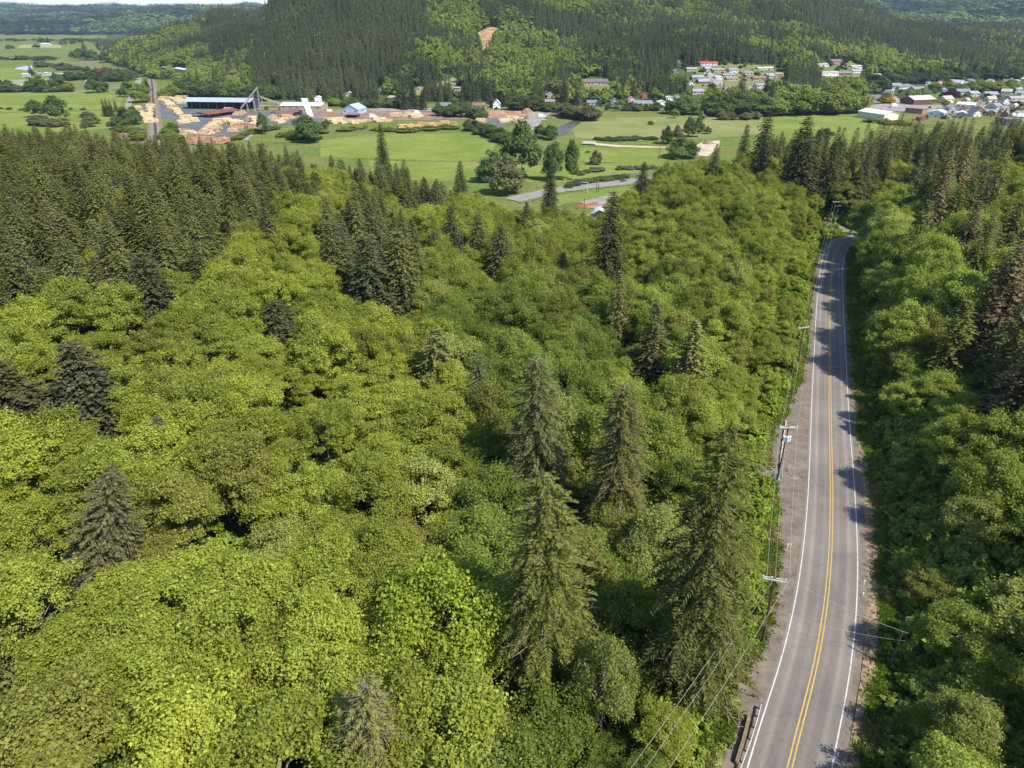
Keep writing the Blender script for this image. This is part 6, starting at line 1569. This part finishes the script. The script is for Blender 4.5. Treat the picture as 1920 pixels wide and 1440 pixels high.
def wire(a, b_, sag, label, r=.016, name="power_line"):
    m_ = MB(); n = 22; a = Vector(a); b_ = Vector(b_); prev = None
    for k in range(n + 1):
        t = k / n; p = a.lerp(b_, t) - Vector((0, 0, sag * 4 * t * (1 - t)))
        if prev is not None: m_.tube(prev - a, p - a, r, r, 4, caps=False)
        prev = p
    tag(m_.build(name, M_WIRE, None, a), label, "power line", "power lines along the road")
WL = ["wire on the forest side", "middle wire", "wire on the road side"]
for k in range(3):
    wire(P0[k], P1[k], .8, "thin grey %s, from the near pole to the bottom edge" % WL[k], .015)
    wire(P1[k], P2[k], 1.0, "thin grey %s, between near pole and transformer pole" % WL[k])
    wire(P2[k], P3[k], 1.0, "thin grey %s, beyond the transformer pole" % WL[k])
    wire(P3[k], P4[k], 1.2, "thin grey %s, reaching the junction pole" % WL[k])
tp5 = (i5[0] + .8, i5[1], i5[2] + i5[3] - .2)
wire(P1[2], tp5, .5, "single grey wire crossing the road to the short pole", .016)
wire((i1[0], i1[1], i1[2] + i1[3] * .55), (tp5[0], tp5[1], tp5[2] - 1.2), .7, "lower faint wire crossing the road to the short pole", .012)
for k in range(2):
    a = P4[0 if k else 2]; wire(a, (a[0] + 26, a[1] + 4, a[2] + .5 - k), .6, ["upper wire from the junction pole over the road", "lower wire from the junction pole over the road"][k])

# ------------------------------------------------------------------ roadside furniture
M_TIMB = plain("old_timber_rail", (.17, .115, .075), .9, .3, 2); M_GALV = plain("galvanised_rail", (.55, .55, .56), .45, .1, 1.5, metal=.3); M_PALER = plain("pale_concrete", (.58, .54, .48), .85, .2, 2)
def rail(px, z, name, mat, label, h=.7, thick=(.09, .3), post=1, cat="guardrail"):
    P = [Vector((*atz(a, b_, z), z)) for a, b_ in px]; P = [Vector((p.x, p.y, gz(p.x, p.y))) for p in P]
    root = empty(name, P[0]); b = MB()
    for i in range(len(P) - 1):
        d = P[i + 1] - P[i]; c = (P[i] + P[i + 1]) / 2 - P[0]; b.box((c.x, c.y, c.z + h), (d.length + .02, thick[0], thick[1]), math.atan2(d.y, d.x))
    b.build("beam", mat, root)
    for i in range(0, len(P), post):
        b = MB(); c = P[i] - P[0]; b.box((c.x, c.y, c.z + h / 2 - .25), (.16, .16, h + .6)); b.build("post", M_TIMB, root)
    tag(root, label, cat)
rail([(1424, 1334), (1420, 1350), (1414, 1372), (1407, 1395), (1399, 1418), (1391, 1440), (1383, 1462)], 29.8, "guardrail", M_GALV, "curved pale metal guardrail at the bottom edge beside the road")
rail([(1401, 1358), (1394, 1388), (1386, 1418), (1376, 1450)], 29.2, "timber_barrier", M_TIMB, "old brown timber rail left of the metal guardrail", .5, (.35, .35))
rail([(1474, 788), (1472, 806), (1468, 824), (1466, 842), (1463, 860), (1461, 878), (1459, 896), (1457, 914)], 24.5, "low_barrier", plain("lichened_log", (.40, .35, .28), .9, .4, 1.2), "low pale broken barrier along the gravel pull-out's outer edge", .22, (.22, .28), 2, "barrier")
def post(px, py, h, col, label, name="marker_post", r=.05):
    x, y, z = hit(px, py); root = empty(name, (x, y, z)); b = MB(); b.tube((0, 0, -.2), (0, 0, h), r, r, 8); b.build("post", paint(col), root)
    b = MB(); b.box((0, -.06, h - .12), (.16, .03, .22)); b.build("reflector", paint((.8, .8, .8), .4), root); tag(root, label, "marker post")
post(1475, 1030, 1.1, (.7, .7, .68), "white marker post at the grass edge left of the road"); post(1480, 1030, 1.1, (.6, .28, .05), "orange marker stake beside the white marker post")
post(1619, 1097, .9, (.7, .7, .7), "white marker post on the leafy shoulder right of the road"); post(1617, 1118, .7, (.7, .7, .7), "small white marker stake just below the other on the leafy shoulder")
post(1583, 500, 1.3, (.72, .70, .68), "white post beside the road's right line near the bend")
x, y, z = hit(1566, 421); root = empty("street_sign", (x, y, z)); b = MB(); b.tube((0, 0, -.2), (0, 0, 2.6), .05, .05, 8); b.build("post", M_GALV, root); b = MB(); b.box((0, 0, 2.6), (1.7, .04, .38), .2); b.box((0, 0, 3.0), (1.6, .04, .34), -.5); b.build("sign_panel", paint((.02, .28, .20), .4), root); tag(root, "small green street-name sign at the road junction", "sign")
x, y, z = hit(1457, 896); root = empty("utility_cabinet", (x, y, z)); b = MB(); b.box((0, 0, .5), (.7, .5, 1.0)); b.build("cabinet_body", paint((.10, .18, .22)), root); b = MB(); b.box((0, 0, 1.04), (.8, .6, .08)); b.build("lid", paint((.12, .2, .24)), root); tag(root, "dark teal utility cabinet at the transformer pole's foot", "cabinet")
# brush pile
rng_ = random.Random(5); b = MB()
for k in range(150):
    c = Vector((rng_.gauss(0, 1.6), rng_.gauss(0, 1.0), abs(rng_.gauss(.3, .3)))); d = Vector((rng_.gauss(0, 1), rng_.gauss(0, 1), rng_.gauss(0, .35))).normalized() * rng_.uniform(.4, 1.3); b.tube(c - d, c + d, rng_.uniform(.02, .08), .02, 5)
x, y, z = hit(1440, 893); tag(b.build("brush_pile", M_DEADWOOD, None, (x, y, z)), "pinkish-grey pile of cut branches at the pull-out's lower corner", "brush pile")
# highway sign gantry, lamp poles, yard fence
def lamp(base, top, label, sign=False, lampy=True):
    x, y, z, H, lean = solve(top, base); root = empty("highway_pole", (x, y, z)); b = MB(); b.tube((0, 0, -.5), (0, 0, H), .28 if sign else .2, .14, 10); b.build("pole", M_GALV if sign else M_POLE, root)
    if sign:
        b = MB(); b.tube((0, 0, H * .93), (-7, 0, H * 1.0), .14, .1, 8); b.build("mast_arm", M_GALV, root); b = MB(); b.box((-6.5, 0, H * 1.05), (4.2, .3, 2.6)); b.build("sign_panel", M_DARKM, root)
    elif lampy:
        b = MB(); b.tube((0, 0, H * .98), (.4, -1.6, H), .07, .05, 6); b.box((.5, -2.0, H), (.35, 1.0, .15)); b.build("lamp_head", M_STEEL, root)
    tag(root, label, "pole")
lamp((1101, 362), (1103, 341), "pale mast carrying a dark sign over the highway verge", True)
lamp((1118, 362), (1121, 333), "dark pole nearer the sign mast on the highway verge"); lamp((1122, 361), (1124, 333), "dark pole just right of its twin on the highway verge", lampy=False); lamp((1095, 392), (1097, 370), "short lamp pole behind the rusty fence in the gravel yard")
rail([(1082, 394), (1090, 392), (1100, 390.5), (1110, 388.5), (1121, 386.5)], 0, "yard_fence", paint((.36, .12, .06)), "rust-red board fence beside the dark green yard shed", 1.0, (.12, 1.8), 1, "fence")
# bridge on the farm track
def slab_bridge(a, b_, w, name, label, h=1.0):
    x0, y0 = atz(*a, 0); x1, y1 = atz(*b_, 0); L = math.hypot(x1 - x0, y1 - y0); root = empty(name, ((x0 + x1) / 2, (y0 + y1) / 2, gz(x0, y0)), math.atan2(y1 - y0, x1 - x0)); b = MB(); b.box((0, 0, h), (L, w, .5)); b.build("deck", M_PALER, root)
    for s_ in (-1, 1): b = MB(); b.box((0, s_ * (w / 2 - .1), h + .8), (L, .15, .7)); b.build("parapet", M_PALER, root)
    for s_ in (-.45, 0, .45): b = MB(); b.box((s_ * L, 0, h / 2 - .5), (.6, w * .9, h + 1)); b.build("pier", M_DARKM, root)
    tag(root, label, "bridge")
slab_bridge((1092, 267.5), (1116, 268.5), 5, "track_bridge", "small dark concrete bridge at the left end of the farm track", 1.2)
slab_bridge((76, 140.5), (132, 141), 9, "river_bridge", "low grey road bridge over the river in the left plain", 2.2)
# picket of railway signal masts over the line
for (a, b_, lab) in (((276, 176), (276, 158), "pale signal mast beside the far railway crossing"),):
    lamp(a, b_, lab, lampy=False)

# ------------------------------------------------------------------ the air
b = MB(); b.box((0, 5500, 430), (26000, 14200, 900))
m, nt, out = newmat("haze_air")
v = N(nt, "ShaderNodeVolumePrincipled"); v.inputs["Color"].default_value = (.50, .70, 1.0, 1); v.inputs["Density"].default_value = 4.2e-5; v.inputs["Anisotropy"].default_value = .2
nt.links.new(v.outputs[0], out.inputs["Volume"])
hz = b.build("haze", m); hz.location = (0, 0, -25); tag(hz, kind="stuff")
